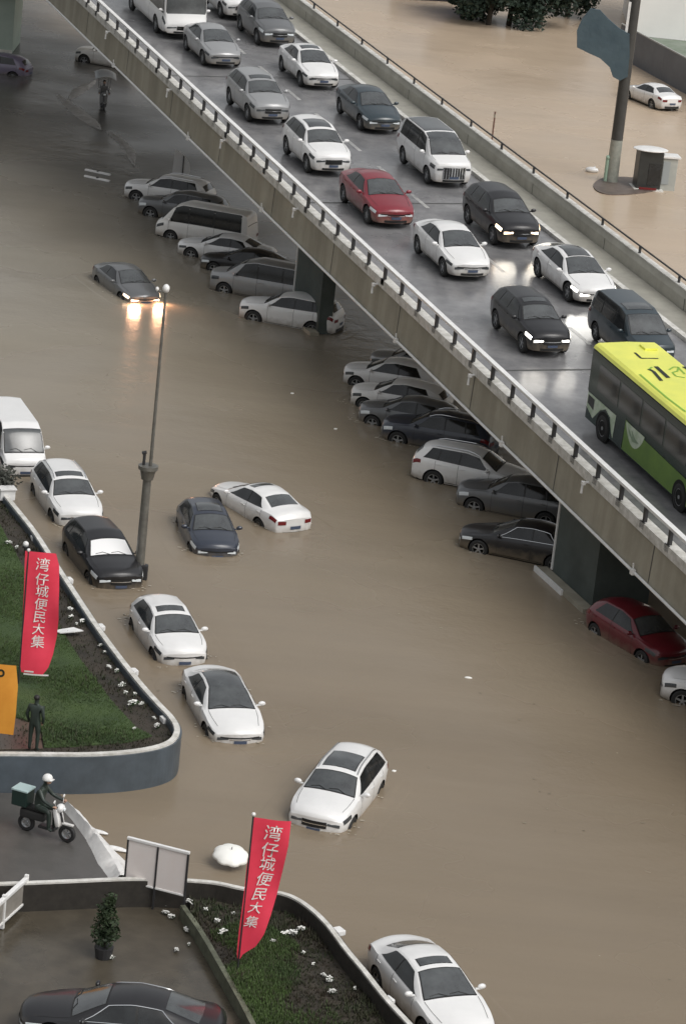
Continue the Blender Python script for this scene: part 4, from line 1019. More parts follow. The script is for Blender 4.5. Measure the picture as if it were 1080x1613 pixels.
    S([(1053, 582), (1060, 577), (1068, 577), (1066, 584), (1058, 586), (1064, 592), (1078, 594)], .07, M['ink_green'])
    S([(1068, 578), (1078, 588)], .07, M['ink_green'])
    S([(1076, 576), (1086, 582)], .14, M['ink'])
    for x in (-5.0, 3.8): MB().box((x, .55, 3.16), (.5, .5, .08), bev=.02).build('roof_hatch', M['bus_yellow'], root)
    return root
build_bus()

# ------------------------------------------------------------------ street lamp
def street_lamp():
    b = at(218, 915, -.1); root = empty('street_lamp', (b.x, b.y, -.3), label='slender two-stage lamp post with small white head beside the black car with the sunshade', cat='lamp post')
    m = mat('galvanised_pole', (0.20, 0.195, 0.175), 0.4, 0.3, noise_amt=.4, nscale=3)
    MB().tube([(0, 0, -.3), (0, 0, 4.1)], .17, 14, r2=.14).build('lower_pole', m, root, True)
    MB().tube([(0.07, 0, 4.1), (0.07, 0, 10.35)], .062, 10, r2=.045).build('upper_pole', m, root, True)
    mb = MB(); mb.tube([(0, 0, 3.85), (0, 0, 4.15), (0, 0, 4.22)], .2, 14, r2=.34); mb.tube([(0, 0, 4.22), (0, 0, 4.34)], .34, 14); mb.build('collar', m, root, True)
    mb = MB(); mb.tube([(-.16, 0, 4.3), (-.16, 0, 4.75)], .05, 8); mb.tube([(-.24, 0, 4.75), (-.1, 0, 4.8)], .06, 8); mb.build('stub', M['dark_metal'], root)
    mb = MB(); mb.tube([(0.07, 0, 10.3), (.07, 0, 10.36), (-.2, -.02, 10.42)], .03, 8); mb.build('arm', m, root)
    mb = MB(); mb.ball((.07, 0, 10.5), .12, (1, 1, 1.25), 14); mb.build('lamp_head', M['white_metal'], root, True)
    mb = MB(); mb.ball((-.22, -.02, 10.46), .06, (1, 1, 1.3), 12); mb.build('side_lamp', M['white_metal'], root, True)
    mb = MB(); mb.box((.17, -.05, .55), (.26, .24, .55), bev=.05); mb.build('junction_box', M['dark_metal'], root)
street_lamp()

# ------------------------------------------------------------------ red and orange flags
M['flag_red'] = mat('red_flag_cloth', (0.90, 0.065, 0.12), 0.6, color2=(0.78, 0.045, 0.085), nscale=1.0)
M['flag_orange'] = mat('orange_flag_cloth', (0.80, 0.36, 0.05), 0.6, color2=(0.68, 0.27, 0.03), nscale=1.0)
M['flag_ink'] = mat('white_flag_lettering', (0.82, 0.80, 0.78), 0.6)
def text_mesh(txt, size):
    cu = bpy.data.curves.new('t', 'FONT'); cu.body = txt; cu.size = size; cu.align_x = 'CENTER'; cu.align_y = 'CENTER'; cu.resolution_u = 2; cu.offset = size * .003
    o = bpy.data.objects.new('t', cu); COL.objects.link(o)
    dg = bpy.context.evaluated_depsgraph_get(); dg.update()
    me = bpy.data.meshes.new_from_object(o.evaluated_get(dg)); bpy.data.objects.remove(o)
    return me
def flag(basepx, z0, H, label, outline, text, tx, tsize, wave, ph, nm='feather_flag', cloth='flag_red', z_text=None, extra=None, xr=(0, 1)):
    """outline: list of (height, x_left, x_right) in metres from the pole foot; cloth waves in depth"""
    b = at(*basepx, z0); root = empty(nm, (b.x, b.y, z0), label=label, cat='flag')
    def S(x, z, off=0.0):
        k = max(0, min(1, x / 1.2))
        y = wave * (math.sin(z * 2.1 + x * 3.0 + ph) * .6 + math.sin(z * 4.3 - x * 5 + ph * 2) * .25) * (k + .15)
        return Vector((x, y - off, z))
    ol = sorted(outline)
    def lim(z):
        for (a, l0, r0), (c, l1, r1) in zip(ol, ol[1:]):
            if a <= z <= c: t = (z - a) / (c - a); return lerp(l0, l1, t), lerp(r0, r1, t)
        return (ol[-1][1], ol[-1][2]) if z > ol[-1][0] else (ol[0][1], ol[0][2])
    n, m_ = 60, 14; V = []
    for i in range(n + 1):
        z = lerp(ol[0][0], ol[-1][0], i / n); l, r = lim(z)
        for j in range(m_ + 1): V.append(S(lerp(l, r, j / m_), z))
    Fc = [(i * (m_ + 1) + j, i * (m_ + 1) + j + 1, (i + 1) * (m_ + 1) + j + 1, (i + 1) * (m_ + 1) + j) for i in range(n) for j in range(m_)]
    c = mesh_obj('cloth', V, Fc, M[cloth], root, True)
    MB().tube([(-.03, 0, -.3), (-.03, 0, H)], .022, 8).build('pole', M['dark_metal'], root)
    MB().ball((-.03, 0, H + .04), .055, (1, 1, 1), 10).build('pole_tip', M['white_metal'], root, True)
    if text:
        for i, ch in enumerate(text):
            me = text_mesh(ch, tsize[i]); bm = bmesh.new(); bm.from_mesh(me)
            xc, zc, sh = tx[i]
            for v in bm.verts:
                dz = v.co.y; x = xc + v.co.x + dz * sh; v.co = S(x, zc + dz, .035)
            me2 = bpy.data.meshes.new('lettering'); bm.to_mesh(me2); bm.free(); me2.materials.append(M['flag_ink'])
            o = bpy.data.objects.new('lettering', me2); COL.objects.link(o); o.parent = c
    if extra: extra(c, S)
    return root
TXT = '湾仔城便民大集'
def wm_per_px(px, py, z): 
    a, b_ = at(px, py, z), at(px + 10, py, z); return (b_ - a).length / 10
# flag measured at ~ 1/62 m per px (lower) and 1/52 (upper)
def strips(c, S):
    for zz, x0, x1 in ((.42, .12, .40), (.33, .1, .85)):
        V = []; n = 8
        for i in range(n + 1):
            x = lerp(x0, x1, i / n); V += [S(x, zz + .05 * x, .012), S(x, zz + .05 + .05 * x, .012)]
        mesh_obj('lettering', V, [(2 * i, 2 * i + 2, 2 * i + 3, 2 * i + 1) for i in range(n)], M['flag_ink'], c)
def P2(px, py, base, k):
    """photo px -> (x,z) metres on the upright flag plane through base"""
    b = at(*base[:2], base[2]); d = FW + RX * ((px - IW / 2) / F_PX) + UP * ((IH / 2 - py) / F_PX)
    t = b.y / d.y; p = CAM + d * t; return p.x - b.x, p.z - base[2]
def outline_from(pairs, base):
    out = []
    for (lx, ly), (rx, ry) in pairs:
        a, b_ = P2(lx, ly, base, 0), P2(rx, ry, base, 0); out.append(((a[1] + b_[1]) / 2, a[0], b_[0]))
    return out
B2 = (376, 1530, .4)
ol2 = outline_from([((400, 1292), (459, 1289)), ((394, 1330), (455, 1325)), ((388, 1370), (445, 1370)), ((384, 1410), (436, 1408)), ((380, 1440), (427, 1438)), ((376, 1470), (416, 1468)), ((374, 1490), (403, 1488)), ((373, 1503), (383, 1502)), ((374, 1511), (378, 1510))], B2)
cs2 = [(430, 1313), (425, 1340), (421, 1362), (416, 1386), (409, 1409), (402, 1430), (396, 1452)]
tx2 = [(*P2(a, b_, B2, 0), .25 if i > 2 else .1) for i, (a, b_) in enumerate(cs2)]
flag((376, 1530), .4, P2(398, 1285, B2, 0)[1], 'tall red flag with white Chinese characters, narrowing to a point above the bottom planting bed', ol2, TXT, tx2, [.46, .44, .40, .40, .38, .34, .34], .10, 1.0)
B1 = (31, 1078, .95)
ol1 = outline_from([((40, 873), (89, 867)), ((39, 890), (94, 885)), ((38, 930), (94, 930)), ((36, 970), (93, 972)), ((35, 1000), (90, 1000)), ((33, 1030), (84, 1028)), ((32, 1050), (77, 1048)), ((34, 1061), (68, 1060))], B1)
cs1 = [(68, 890), (67, 913), (67, 932), (65, 953), (63, 973), (61, 992), (60, 1012)]
tx1 = [(*P2(a, b_, B1, 0), .05) for a, b_ in cs1]
flag((31, 1078), .95, P2(40, 868, B1, 0)[1], 'broad red flag with white Chinese characters standing over the green lawn', ol1, TXT, tx1, [.43, .42, .41, .41, .41, .38, .42], .10, 2.2, extra=strips)
B3 = (-14, 1178, .96)
ol3 = outline_from([((-30, 1046), (26, 1046)), ((-30, 1080), (29, 1078)), ((-31, 1120), (26, 1120)), ((-32, 1160), (22, 1150))], B3)
def ring(c, S):
    x0, z0 = P2(2, 1060, B3, 0); V = []; n = 24
    for k in range(n):
        a = 2 * math.pi * k / n; V += [S(x0 + .11 * math.cos(a), z0 + .12 * math.sin(a), .012), S(x0 + .055 * math.cos(a), z0 + .06 * math.sin(a), .012)]
    mesh_obj('ring_mark', V, [(2 * k, (2 * k + 2) % (2 * n), (2 * k + 3) % (2 * n), 2 * k + 1) for k in range(n)], M['ink'], c)
flag((-14, 1178), .96, P2(-25, 1040, B3, 0)[1], 'orange flag with a black ring mark, cut off by the left edge', ol3, '', [], [], .06, .5, cloth='flag_orange', extra=ring)
M['leaf_dark'] = mat('dark_foliage', (0.018, 0.038, 0.022), .7, color2=(0.010, 0.022, 0.014), nscale=.5)
# dark slender trunk in front of the white coping
def trunk():
    b = at(52, 1184, .96); root = empty('young_tree', (b.x, b.y, .9), label='young tree with dark bare trunk between the orange flag and the lawn', cat='tree')
    MB().tube([(0, 0, -.1), (.02, 0, .5), (-.02, .02, 1.0), (.03, .0, 1.45)], .13, 10, r2=.10).build('trunk', mat('dark_bark', (0.018, 0.018, 0.014), .8, noise_amt=.5, nscale=6), root, True)
    leaves(root, [(0, 0, 1.5, .26, .3), (.1, 0, 1.7, .2, .22)], 1300, M['leaf_dark'], .05)
def leaves(root, blobs, n, m, sz=.1, name='crown', flat=1.0):
    V, Fc = [], []
    tot = sum(b[3] ** 2 for b in blobs)
    for bx, by, bz, rr, rz in blobs:
        for i in range(int(n * rr ** 2 / tot)):
            u = Vector((rnd.gauss(0, 1), rnd.gauss(0, 1), rnd.gauss(0, 1))).normalized()
            q = rnd.random() ** .45; nv = 1 + .35 * noise.noise(u * 2.3 + Vector((bx, by, bz)))
            p = Vector((bx + u.x * rr * q * nv, by + u.y * rr * q * nv, bz + u.z * rz * q * nv))
            a = Vector((rnd.gauss(0, 1), rnd.gauss(0, 1), rnd.gauss(0, .6))).normalized(); c = a.cross(Vector((rnd.gauss(0, 1), rnd.gauss(0, 1), rnd.gauss(0, 1)))).normalized()
            s_ = sz * rnd.uniform(.6, 1.5); k = len(V)
            V += [p + a * s_, p + c * s_ * .5, p - a * s_, p - c * s_ * .5]; Fc.append((k, k + 1, k + 2, k + 3))
    return mesh_obj(name, V, Fc, m, root)

# ------------------------------------------------------------------ board, gate panel, umbrella, barrier
def board():
    a = at(197, 1386, .72); b = at(291, 1410, .72); root = empty('notice_board', ((a.x + b.x) / 2, (a.y + b.y) / 2, 0), label='free-standing board of two blank pale panels in a thin frame on the forecourt wall', cat='board')
    L = (b - a); L.z = 0; ln = L.length; ang = math.atan2(L.y, L.x); root.rotation_euler = (0, 0, ang)
    m = mat('pale_board_panel', (0.74, 0.67, 0.64), .35, color2=(0.78, 0.74, 0.72), nscale=.7)
    for k in (-1, 1):
        MB().box((k * ln * .25, 0, 1.31), (ln * .5 - .05, .03, 1.17)).build('panel', m, root)
    MB().box((0, -.0, 1.93), (ln + .06, .09, .07), bev=.01).build('top_rail', M['white_metal'], root)
    MB().box((0, 0, .71), (ln + .02, .07, .05), bev=.01).build('bottom_rail', M['white_metal'], root)
    for x in (-ln / 2, 0, ln / 2): MB().box((x, -.005, 1.0), (.045, .06, 1.86)).build('post', M['dark_metal'], root)
board()
def gate():
    a = at(43, 1384, .95); b = at(-30, 1450, .95); L = b - a; L.z = 0; ln = L.length; ang = math.atan2(L.y, L.x)
    root = empty('gate_panel', (a.x, a.y, .1), ang, label='pale gate panel in a white frame at the left end of the forecourt wall', cat='gate')
    MB().box((ln / 2, 0, .86), (ln, .12, .1), bev=.02).build('top_rail', M['white_metal'], root)
    MB().box((ln / 2, 0, .2), (ln, .09, .07), bev=.02).build('bottom_rail', M['white_metal'], root)
    MB().box((ln / 2, 0, .52), (ln - .1, .03, .6)).build('panel', mat('dull_gate_panel', (.30, .28, .25), .5, noise_amt=.3, nscale=2), root)
    for x in (0.03, ln / 2, ln - .03): MB().box((x, 0, .5), (.09, .1, .95), bev=.01).build('post', M['white_metal'], root)
gate()
def umbrella():
    b = at(361, 1362, 0); root = empty('umbrella', (b.x, b.y, 0), label='round white open umbrella just above the flood next to the leaning red flag', cat='umbrella')
    n, k = 8, 6; V = [(0, 0, .52)]; Fc = []
    for i in range(1, k + 1):
        for j in range(n * 4):
            a = 2 * math.pi * j / (n * 4); sc_ = 1 - .09 * (1 - abs(math.cos(a * n / 2))) * (i / k)
            r = .52 * math.sin(i / k * 1.35) / math.sin(1.35) * sc_; z = .52 - .22 * (1 - math.cos(i / k * 1.35)) / (1 - math.cos(1.35))
            V.append((r * math.cos(a), r * math.sin(a), z))
    m = n * 4
    for j in range(m): Fc.append((0, 1 + j, 1 + (j + 1) % m))
    for i in range(k - 1):
        for j in range(m): Fc.append((1 + i * m + j, 1 + (i + 1) * m + j, 1 + (i + 1) * m + (j + 1) % m, 1 + i * m + (j + 1) % m))
    o = mesh_obj('canopy', V, Fc, mat('white_umbrella_cloth', (.82, .82, .78), .5), root, True)
    sf = o.modifiers.new('s', 'SOLIDIFY'); sf.thickness = .006
    MB().tube([(0, 0, -.2), (0, 0, .60)], .012, 8).build('shaft', M['dark_metal'], root)
    mb = MB()
    for j in range(8):
        a = 2 * math.pi * j / 8; mb.tube([(0, 0, .3), (.3 * math.cos(a), .3 * math.sin(a), .42)], .004, 4)
    mb.build('stretchers', M['dark_metal'], root)
    root.rotation_euler = (R_(12), 0, .3)
umbrella()
def barrier():
    # white plastic sheet draped over sandbags, widening towards the forecourt wall
    P = [(104, 1268, .05), (122, 1285, .09), (142, 1308, .13), (160, 1330, .2), (176, 1352, .28), (188, 1374, .22), (192, 1386, .2)]
    pts = [at(a, b, .15) for a, b, _ in P]; c = pts[3]
    root = empty('flood_barrier', (c.x, c.y, 0), label='low white sheeting barrier between the scooter rider and the flood water', cat='barrier')
    mb = MB(); rings = []; N = 40
    for i in range(N + 1):
        t = i / N * (len(pts) - 1); k = min(int(t), len(pts) - 2); u = t - k
        p = pts[k].lerp(pts[k + 1], u) - c; w = lerp(P[k][2], P[k + 1][2], u) * 1.3; d = (pts[k + 1] - pts[k]); d.z = 0; d.normalize(); l = Vector((-d.y, d.x, 0))
        nz = noise.noise(Vector((i * .35, 0, 5))) * .12 * (.4 + w)
        rings.append([mb.bm.verts.new(Vector((p.x, p.y, 0)) + l * o + Vector((0, 0, z))) for o, z in ((-w - .05, .0), (-w * .8, .12 + nz), (-w * .2, .30 + nz), (w * .3, .28 - nz), (w * .9 + nz, .1), (w * 1.2 + nz * 2, .0))])
    for A, B in zip(rings, rings[1:]):
        for j in range(5): mb.bm.faces.new((A[j], A[j + 1], B[j + 1], B[j]))
    mb.build('sheet', mat('white_plastic_sheet', (.8, .79, .77), .35, noise_amt=.12, nscale=3, bump=.5, bscale=4), root, True)
    for (px, py, q, w_, ) in ((156, 1310, .1, .5), (185, 1337, .3, .6)):
        p = at(px, py, .05) - c
        mb = MB(); mb.ball((p.x, p.y, .05), w_ * .45, (1.3, .35, .22), 12, Matrix.Rotation(-.35, 3, 'Z')); mb.build('sheet_fold', M['white_metal'], root, True)
barrier()

# ------------------------------------------------------------------ trees, hoarding, building, post, kiosk at the top
M['leaf_dark'] = M.get('leaf_dark') or mat('dark_foliage', (0.018, 0.038, 0.022), .7, color2=(0.010, 0.022, 0.014), nscale=.5)
M['bark'] = mat('bark', (0.05, 0.04, 0.03), .85, noise_amt=.4, nscale=4)
def tree(px, py, h, r, label, n=2500, group='trees beyond the flooded road', m='leaf_dark'):
    b = at(px, py, 0); root = empty('leafy_tree', (b.x, b.y, -.2), label=label, cat='tree', group=group)
    mb = MB(); mb.tube([(0, 0, -.3), (.1, 0, h * .3), (0, .1, h * .55)], .22, 8, r2=.1)
    for k in range(5):
        a = k * 1.3; mb.tube([(0, 0, h * .3), (math.cos(a) * r * .3, math.sin(a) * r * .3, h * .5), (math.cos(a) * r * .6, math.sin(a) * r * .6, h * .68)], .08, 6, r2=.03)
    mb.build('trunk', M['bark'], root)
    bl = [(0, 0, h * .5, r * .75, h * .3)]
    for k in range(7):
        a = k * .9 + rnd.random(); bl.append((math.cos(a) * r * .6, math.sin(a) * r * .6, h * rnd.uniform(.16, .75), r * rnd.uniform(.4, .55), h * .17))
    leaves(root, bl, n * 2, M[m], .16)
tree(800, 40, 7, 2.6, 'dark bushy tree at the top edge nearest to the flyover rail')
tree(848, 44, 7, 2.8, 'dark bushy tree at the top edge, middle one, reaching lowest')
tree(892, 26, 7, 2.2, 'dark bushy tree at the top edge nearest to the tall post')
tree(768, 39, 6, 2.9, 'dark bushy tree at the top edge, second from the left')
tree(728, 24, 6, 2.6, 'dark bushy tree at the top edge, leftmost of the row')
def hoarding():
    a = at(972, 88, 0); b = at(1140, 182, 0); L = b - a; ln = L.length; ang = math.atan2(L.y, L.x)
    root = empty('hoarding', (a.x, a.y, 0), ang, label='grey-blue site hoarding behind the white sedan in the top right corner', cat='fence')
    m = mat('grey_blue_hoarding', (.13, .145, .165), .5, color2=(.10, .11, .13), nscale=.6)
    n = 7
    for i in range(n):
        MB().box((ln * (i + .5) / n, .004 * (i % 2), .95), (ln / n - .015, .05, 2.5)).build('panel', m, root)
        MB().box((ln * i / n, .06, .95), (.08, .08, 2.5)).build('post', M['dark_metal'], root)
    MB().box((ln / 2, 0, 2.24), (ln, .1, .08)).build('top_rail', mat('hoarding_rail', (.35, .36, .35), .5), root)
hoarding()
tag(poly_slab('verge', [at(a, b_, .15) for a, b_ in ((985, 52), (1130, 52), (1260, 180), (1160, 170))], -.4, .15, mat('pale_wet_verge', (.24, .27, .23), .8, color2=(.15, .19, .14), nscale=.8)), kind='structure')
def white_building():
    a = at(993, 56, .1); root = empty('building', (a.x, a.y, 0), label='plain white building filling the top right corner above the hoarding', cat='building')
    W_, D_, H_ = 22, 12, 9
    MB().box((W_ / 2, D_ / 2, H_ / 2), (W_, D_, H_)).build('wall', mat('white_render', (.80, .80, .78), .6, noise_amt=.06, nscale=.5), root)
    MB().box((W_ / 2, -.03, .08), (W_ + .06, .1, .16)).build('plinth', mat('grey_plinth', (.3, .3, .29), .6), root)
    MB().box((W_ / 2, D_ / 2, H_ + .15), (W_ + .8, D_ + .8, .3)).build('roof', M['concrete'], root)
    for k in range(5):
        f_ = MB().box((2.5 + k * 4.2, -.03, 5.6), (2.0, .08, 1.6)).build('window', M['dark_metal'], root); MB().box((2.5 + k * 4.2, -.08, 5.6), (1.84, .03, 1.44)).build('pane', M['glass'], f_)
white_building()
def tall_post():
    b = at(962, 287, 0); root = empty('sign_post', (b.x, b.y, -.3), label='thick dark roadside post rising out of the frame with a blue board near its top', cat='post')
    MB().tube([(0, 0, 2.75), (0, 0, 12.5)], .33, 16, r2=.30).build('pole', mat('dark_painted_post', (.055, .055, .052), .45, noise_amt=.3, nscale=2), root, True)
    MB().tube([(0, 0, -.4), (0, 0, 2.74)], .36, 16, r2=.335).build('pale_sleeve', mat('pale_reflective_sleeve', (.34, .34, .30), .5, color2=(.22, .24, .21), nscale=3), root, True)
    mb = MB(); mb.tube([(-.36, -.1, -.1), (-.36, -.1, 1.6)], .12, 10); mb.ball((-.36, -.1, 1.7), .14, (1, 1, 1), 10); mb.build('bollard', mat('greenish_cap', (.30, .42, .33), .4), root, True)
    bb = (962, 287, -.3); bd = MB()
    poly = [P2(x, y, bb, 0) for x, y in ((909, 66), (909, 40), (917, 22), (930, 6), (945, 8), (958, 22), (974, 36), (991, 46), (991, 80), (988, 112), (976, 118), (965, 112), (960, 97), (945, 83), (925, 74))]
    A = [bd.bm.verts.new((x, -.42, z)) for x, z in poly]; B_ = [bd.bm.verts.new((x, -.34, z + .02)) for x, z in poly]; n = len(poly)
    bd.bm.faces.new(A); bd.bm.faces.new(B_[::-1])
    for i in range(n): bd.bm.faces.new((A[i], A[(i + 1) % n], B_[(i + 1) % n], B_[i]))
    bd.build('blue_tarpaulin', mat('dark_blue_sheet', (.045, .075, .095), .5, color2=(.065, .10, .12), nscale=.7, bump=.6, bscale=2), root)
    MB().box((-.28, -.2, 9.4), (.14, .1, 2.2)).build('white_strip', M['white_metal'], root)
tall_post()
def kiosk():
    b = at(1016, 296, 0); root = empty('kiosk', (b.x, b.y, -.1), label='dark kiosk with thin white roof standing on a small island in the flood, top right', cat='kiosk'); root.rotation_euler = (0, 0, .15)
    dk = mat('dark_kiosk_wall', (.035, .037, .035), .4, noise_amt=.3)
    MB().box((0, 0, 1.2), (1.35, 1.1, 2.1), bev=.03).build('wall', dk, root)
    MB().box((0.25, -.56, 1.0), (.7, .03, 1.2)).build('window', M['glass'], root)
    mb = MB(); mb.ball((0, 0, 2.32), 1.0, (1.0, .8, .11), 18); mb.build('roof', M['white_metal'], root, True)
    MB().box((0, -.1, .08), (1.7, 1.5, .18), bev=.03).build('base', M['white_concrete'], root)
    MB().box((-.1, -.9, .25), (1.0, .06, .12)).build('red_rail', M['tail'], root)
    b = at(1047, 298, 0); r2 = empty('utility_cabinet', (b.x, b.y, -.1), label='pale grey cabinet with white lid right beside the dark kiosk', cat='cabinet'); r2.rotation_euler = (0, 0, .15)
    MB().box((0, 0, .95), (.85, .8, 1.9), bev=.03).build('wall', mat('pale_cabinet', (.42, .43, .40), .4, color2=(.33, .35, .33), nscale=2), r2)
    MB().box((0, 0, 2.0), (1.1, 1.0, .14), bev=.05).build('lid', M['white_metal'], r2)
    MB().box((-.2, -.42, 1.1), (.4, .03, 1.3)).build('door', mat('cabinet_door', (.3, .33, .34), .4), r2)
kiosk()
isl = [at(965 + 62 * math.cos(t_) * (1.25 if math.cos(t_) > 0 else .5) , 292 + 14 * math.sin(t_), .06) for t_ in [2 * math.pi * k / 28 for k in range(28)]]
poly_slab('traffic_island', isl, -.6, .06, mat('wet_island_concrete', (.16, .13, .11), .5, color2=(.09, .07, .06), nscale=1.5))
def small(name, px, z, build, label, cat, group=None, rz=0):
    b = at(px[0], px[1], z); root = empty(name, (b.x, b.y, z), rz, label, cat, group); build(root); return root
def ball_obj(r, sq, m):
    def f(root): MB().ball((0, 0, r * sq[2] * .5), r, sq, 12).build('shell', m, root, True)
    return f
def mk_bag(root):
    mb = MB(); mb.ball((0, 0, .12), .3, (1.3, .8, .6), 14); mb.build('bag', M['white_metal'], root, True)
    MB().tube([(.1, 0, .25), (.16, .02, .36)], .04, 6).build('knot', M['white_metal'], root)
small('floating_bag', (931, 271), 0, mk_bag, 'white bag floating left of the tall dark post', 'bag')
def mk_marker(root):
    MB().tube([(0, 0, -.3), (0, 0, 1.75)], .05, 8).build('pole', mat('rusty_marker', (.16, .09, .07), .6), root)
    MB().tube([(0, 0, 1.4), (0, 0, 1.6)], .054, 8).build('band', M['concrete'], root)
small('marker_post', (774, 222), 0, mk_marker, 'thin rust-brown marker post in the flood just beyond the flyover parapet', 'post')
def mk_blue(root):
    MB().box((0, 0, 1.3), (5.4, 1.9, 2.4), bev=.12).build('cargo_box', mat('dark_blue_box', (.03, .05, .10), .4), root)
    MB().box((0, 0, .15), (5.6, 1.8, .3), bev=.04).build('chassis', M['dark_metal'], root)
small('truck_box', (676, -2), 0, mk_blue, 'dark blue truck box cut off by the top edge, left of the trees', 'truck', rz=R_(20))

# ------------------------------------------------------------------ top left corner
def mk_green_house(root):
    w = MB(); w.box((-3.0, 2.0, 1.7), (6.0, 4.0, 3.6)); w.build('wall', mat('pale_green_render', (.40, .47, .41), .6, color2=(.33, .40, .35), nscale=.6), root)
    MB().box((-3.0, 2.0, 3.6), (7.0, 5.0, .2)).build('roof', mat('pale_green_roof', (.42, .50, .44), .5), root)
    MB().box((-3.0, -.04, .08), (6.0, .1, .2)).build('plinth', M['white_concrete'], root)
    f_ = MB().box((-1.8, -.03, 1.8), (1.2, .08, 1.2)).build('window', M['white_metal'], root); MB().box((-1.8, -.08, 1.8), (1.0, .03, 1.0)).build('pane', M['glass'], f_)
small('booth', (19, 84), 0, mk_green_house, 'pale green booth with flat roof in the top left corner', 'booth')
s = SHAPES['hatch']
make_car('hatch', 'car', 'purplish grey car half hidden by the left edge, below the pale green booth', 'car', 'purple', T_ground(168, (-1.9, .6, .8), (38, 112), -.5), G2, sunroof=None)
# canopied scooter ploughing through the water
def skin_person(parent, joints, edges, rad, m, name='body', lv=2):
    me = bpy.data.meshes.new(name); me.from_pydata([Vector(j) for j in joints], edges, []); o = bpy.data.objects.new(name, me); COL.objects.link(o)
    md = o.modifiers.new('skin', 'SKIN'); md.use_smooth_shade = True
    for i, v in enumerate(me.skin_vertices[0].data):
        r = rad[i]; v.radius = r if isinstance(r, tuple) else (r, r); v.use_root = (i == 0)
    sb = o.modifiers.new('sub', 'SUBSURF'); sb.levels = lv; sb.render_levels = lv
    dg = bpy.context.evaluated_depsgraph_get(); dg.update()
    me2 = bpy.data.meshes.new_from_object(o.evaluated_get(dg)); bpy.data.objects.remove(o)
    me2.name = name; me2.materials.clear(); me2.materials.append(m)
    for p in me2.polygons: p.use_smooth = True
    return link(name, me2, parent)
M['skin'] = mat('skin', (.42, .26, .19), .5)
M['coat_dark'] = mat('dark_rain_clothes', (.018, .026, .024), .45, color2=(.03, .045, .035), nscale=3)
M['coat_grey'] = mat('grey_rain_cape', (.16, .16, .16), .5)
M['hair'] = mat('black_hair', (.012, .011, .01), .6)
def seated_rider(root, coat, helmet, z=0.0):
    """x forward; seat top at .78; hands on grips at (.42, +-.28, 1.02)"""
    J = [(-.22, 0, .86), (-.20, 0, 1.08), (-.13, 0, 1.30), (-.09, 0, 1.42), (-.06, 0, 1.50), (-.03, 0, 1.60), (-.02, 0, 1.70)]
    E_ = [(0, 1), (1, 2), (2, 3), (3, 4), (4, 5), (5, 6)]; Rr = [(.17, .15), (.16, .13), (.18, .13), (.09, .09), (.06, .06), (.095, .085), (.08, .08)]
    for sd_ in (1, -1):
        b = len(J); J += [(-.12, sd_ * .19, 1.36), (.06, sd_ * .27, 1.14), (.34, sd_ * .29, 1.05), (.42, sd_ * .29, 1.04)]; Rr += [.075, .058, .042, .034]; E_ += [(2, b), (b, b + 1), (b + 1, b + 2), (b + 2, b + 3)]
        b = len(J); J += [(-.18, sd_ * .11, .84), (.20, sd_ * .17, .80), (.22, sd_ * .16, .42), (.20, sd_ * .15, .30), (.34, sd_ * .16, .27)]; Rr += [.10, .078, .058, .045, .04]; E_ += [(0, b), (b, b + 1), (b + 1, b + 2), (b + 2, b + 3), (b + 3, b + 4)]
    body = skin_person(root, J, E_, Rr, coat)
    # face
    mb = MB(); mb.ball((.015, 0, 1.63), .082, (1, .86, 1.2), 16); mb.box((.1, 0, 1.62), (.03, .022, .04), bev=.008); mb.box((.088, 0, 1.575), (.015, .045, .012), bev=.004); mb.build('face', M['skin'], root, True)
    mb = MB()
    for y in (-.03, .03): mb.ball((.083, y, 1.655), .011, (1, 1.4, .8), 8)
    mb.build('eyes', M['hair'], root)
    # five fingers closed on each grip
    for sd_ in (1, -1):
        mb = MB(); mb.ball((.40, sd_ * .29, 1.05), .045, (1.0, .95, .6), 12)
        for k in range(4):
            y = sd_ * (.26 + .022 * k); l = (.036, .04, .038, .03)[k]
            mb.tube([(.42, y, 1.07), (.455, y, 1.065), (.47, y, 1.035), (.455, y, 1.035 - l * .6), (.435, y, 1.035 - l * .7)], .0095, 6, r2=.008)
        mb.tube([(.39, sd_ * .25, 1.05), (.42, sd_ * .235, 1.03), (.445, sd_ * .235, 1.01)], .011, 6, r2=.009)
        mb.build('hand', M['skin'], body, True)
    if helmet:
        t = bmesh.new(); bmesh.ops.create_uvsphere(t, u_segments=20, v_segments=14, radius=.145)
        bmesh.ops.delete(t, geom=[v for v in t.verts if v.co.z < -.045], context='VERTS')
        mb = MB(); mb.merge(t, Matrix.Translation((-.01, 0, 1.69))); mb.box((.12, 0, 1.68), (.09, .18, .015), bev=.005)
        h = mb.build('helmet', M['white_metal'], root, True); sf = h.modifiers.new('s', 'SOLIDIFY'); sf.thickness = .012
        MB().tube([(-.01, .1, 1.66), (.02, .08, 1.57), (.03, 0, 1.53), (.02, -.08, 1.57), (-.01, -.1, 1.66)], .006, 5).build('chin_strap', M['trim'], h)
    else:
        MB().ball((-.025, 0, 1.68), .1, (1, .95, .9), 14).build('hair', M['hair'], root, True)
    return body
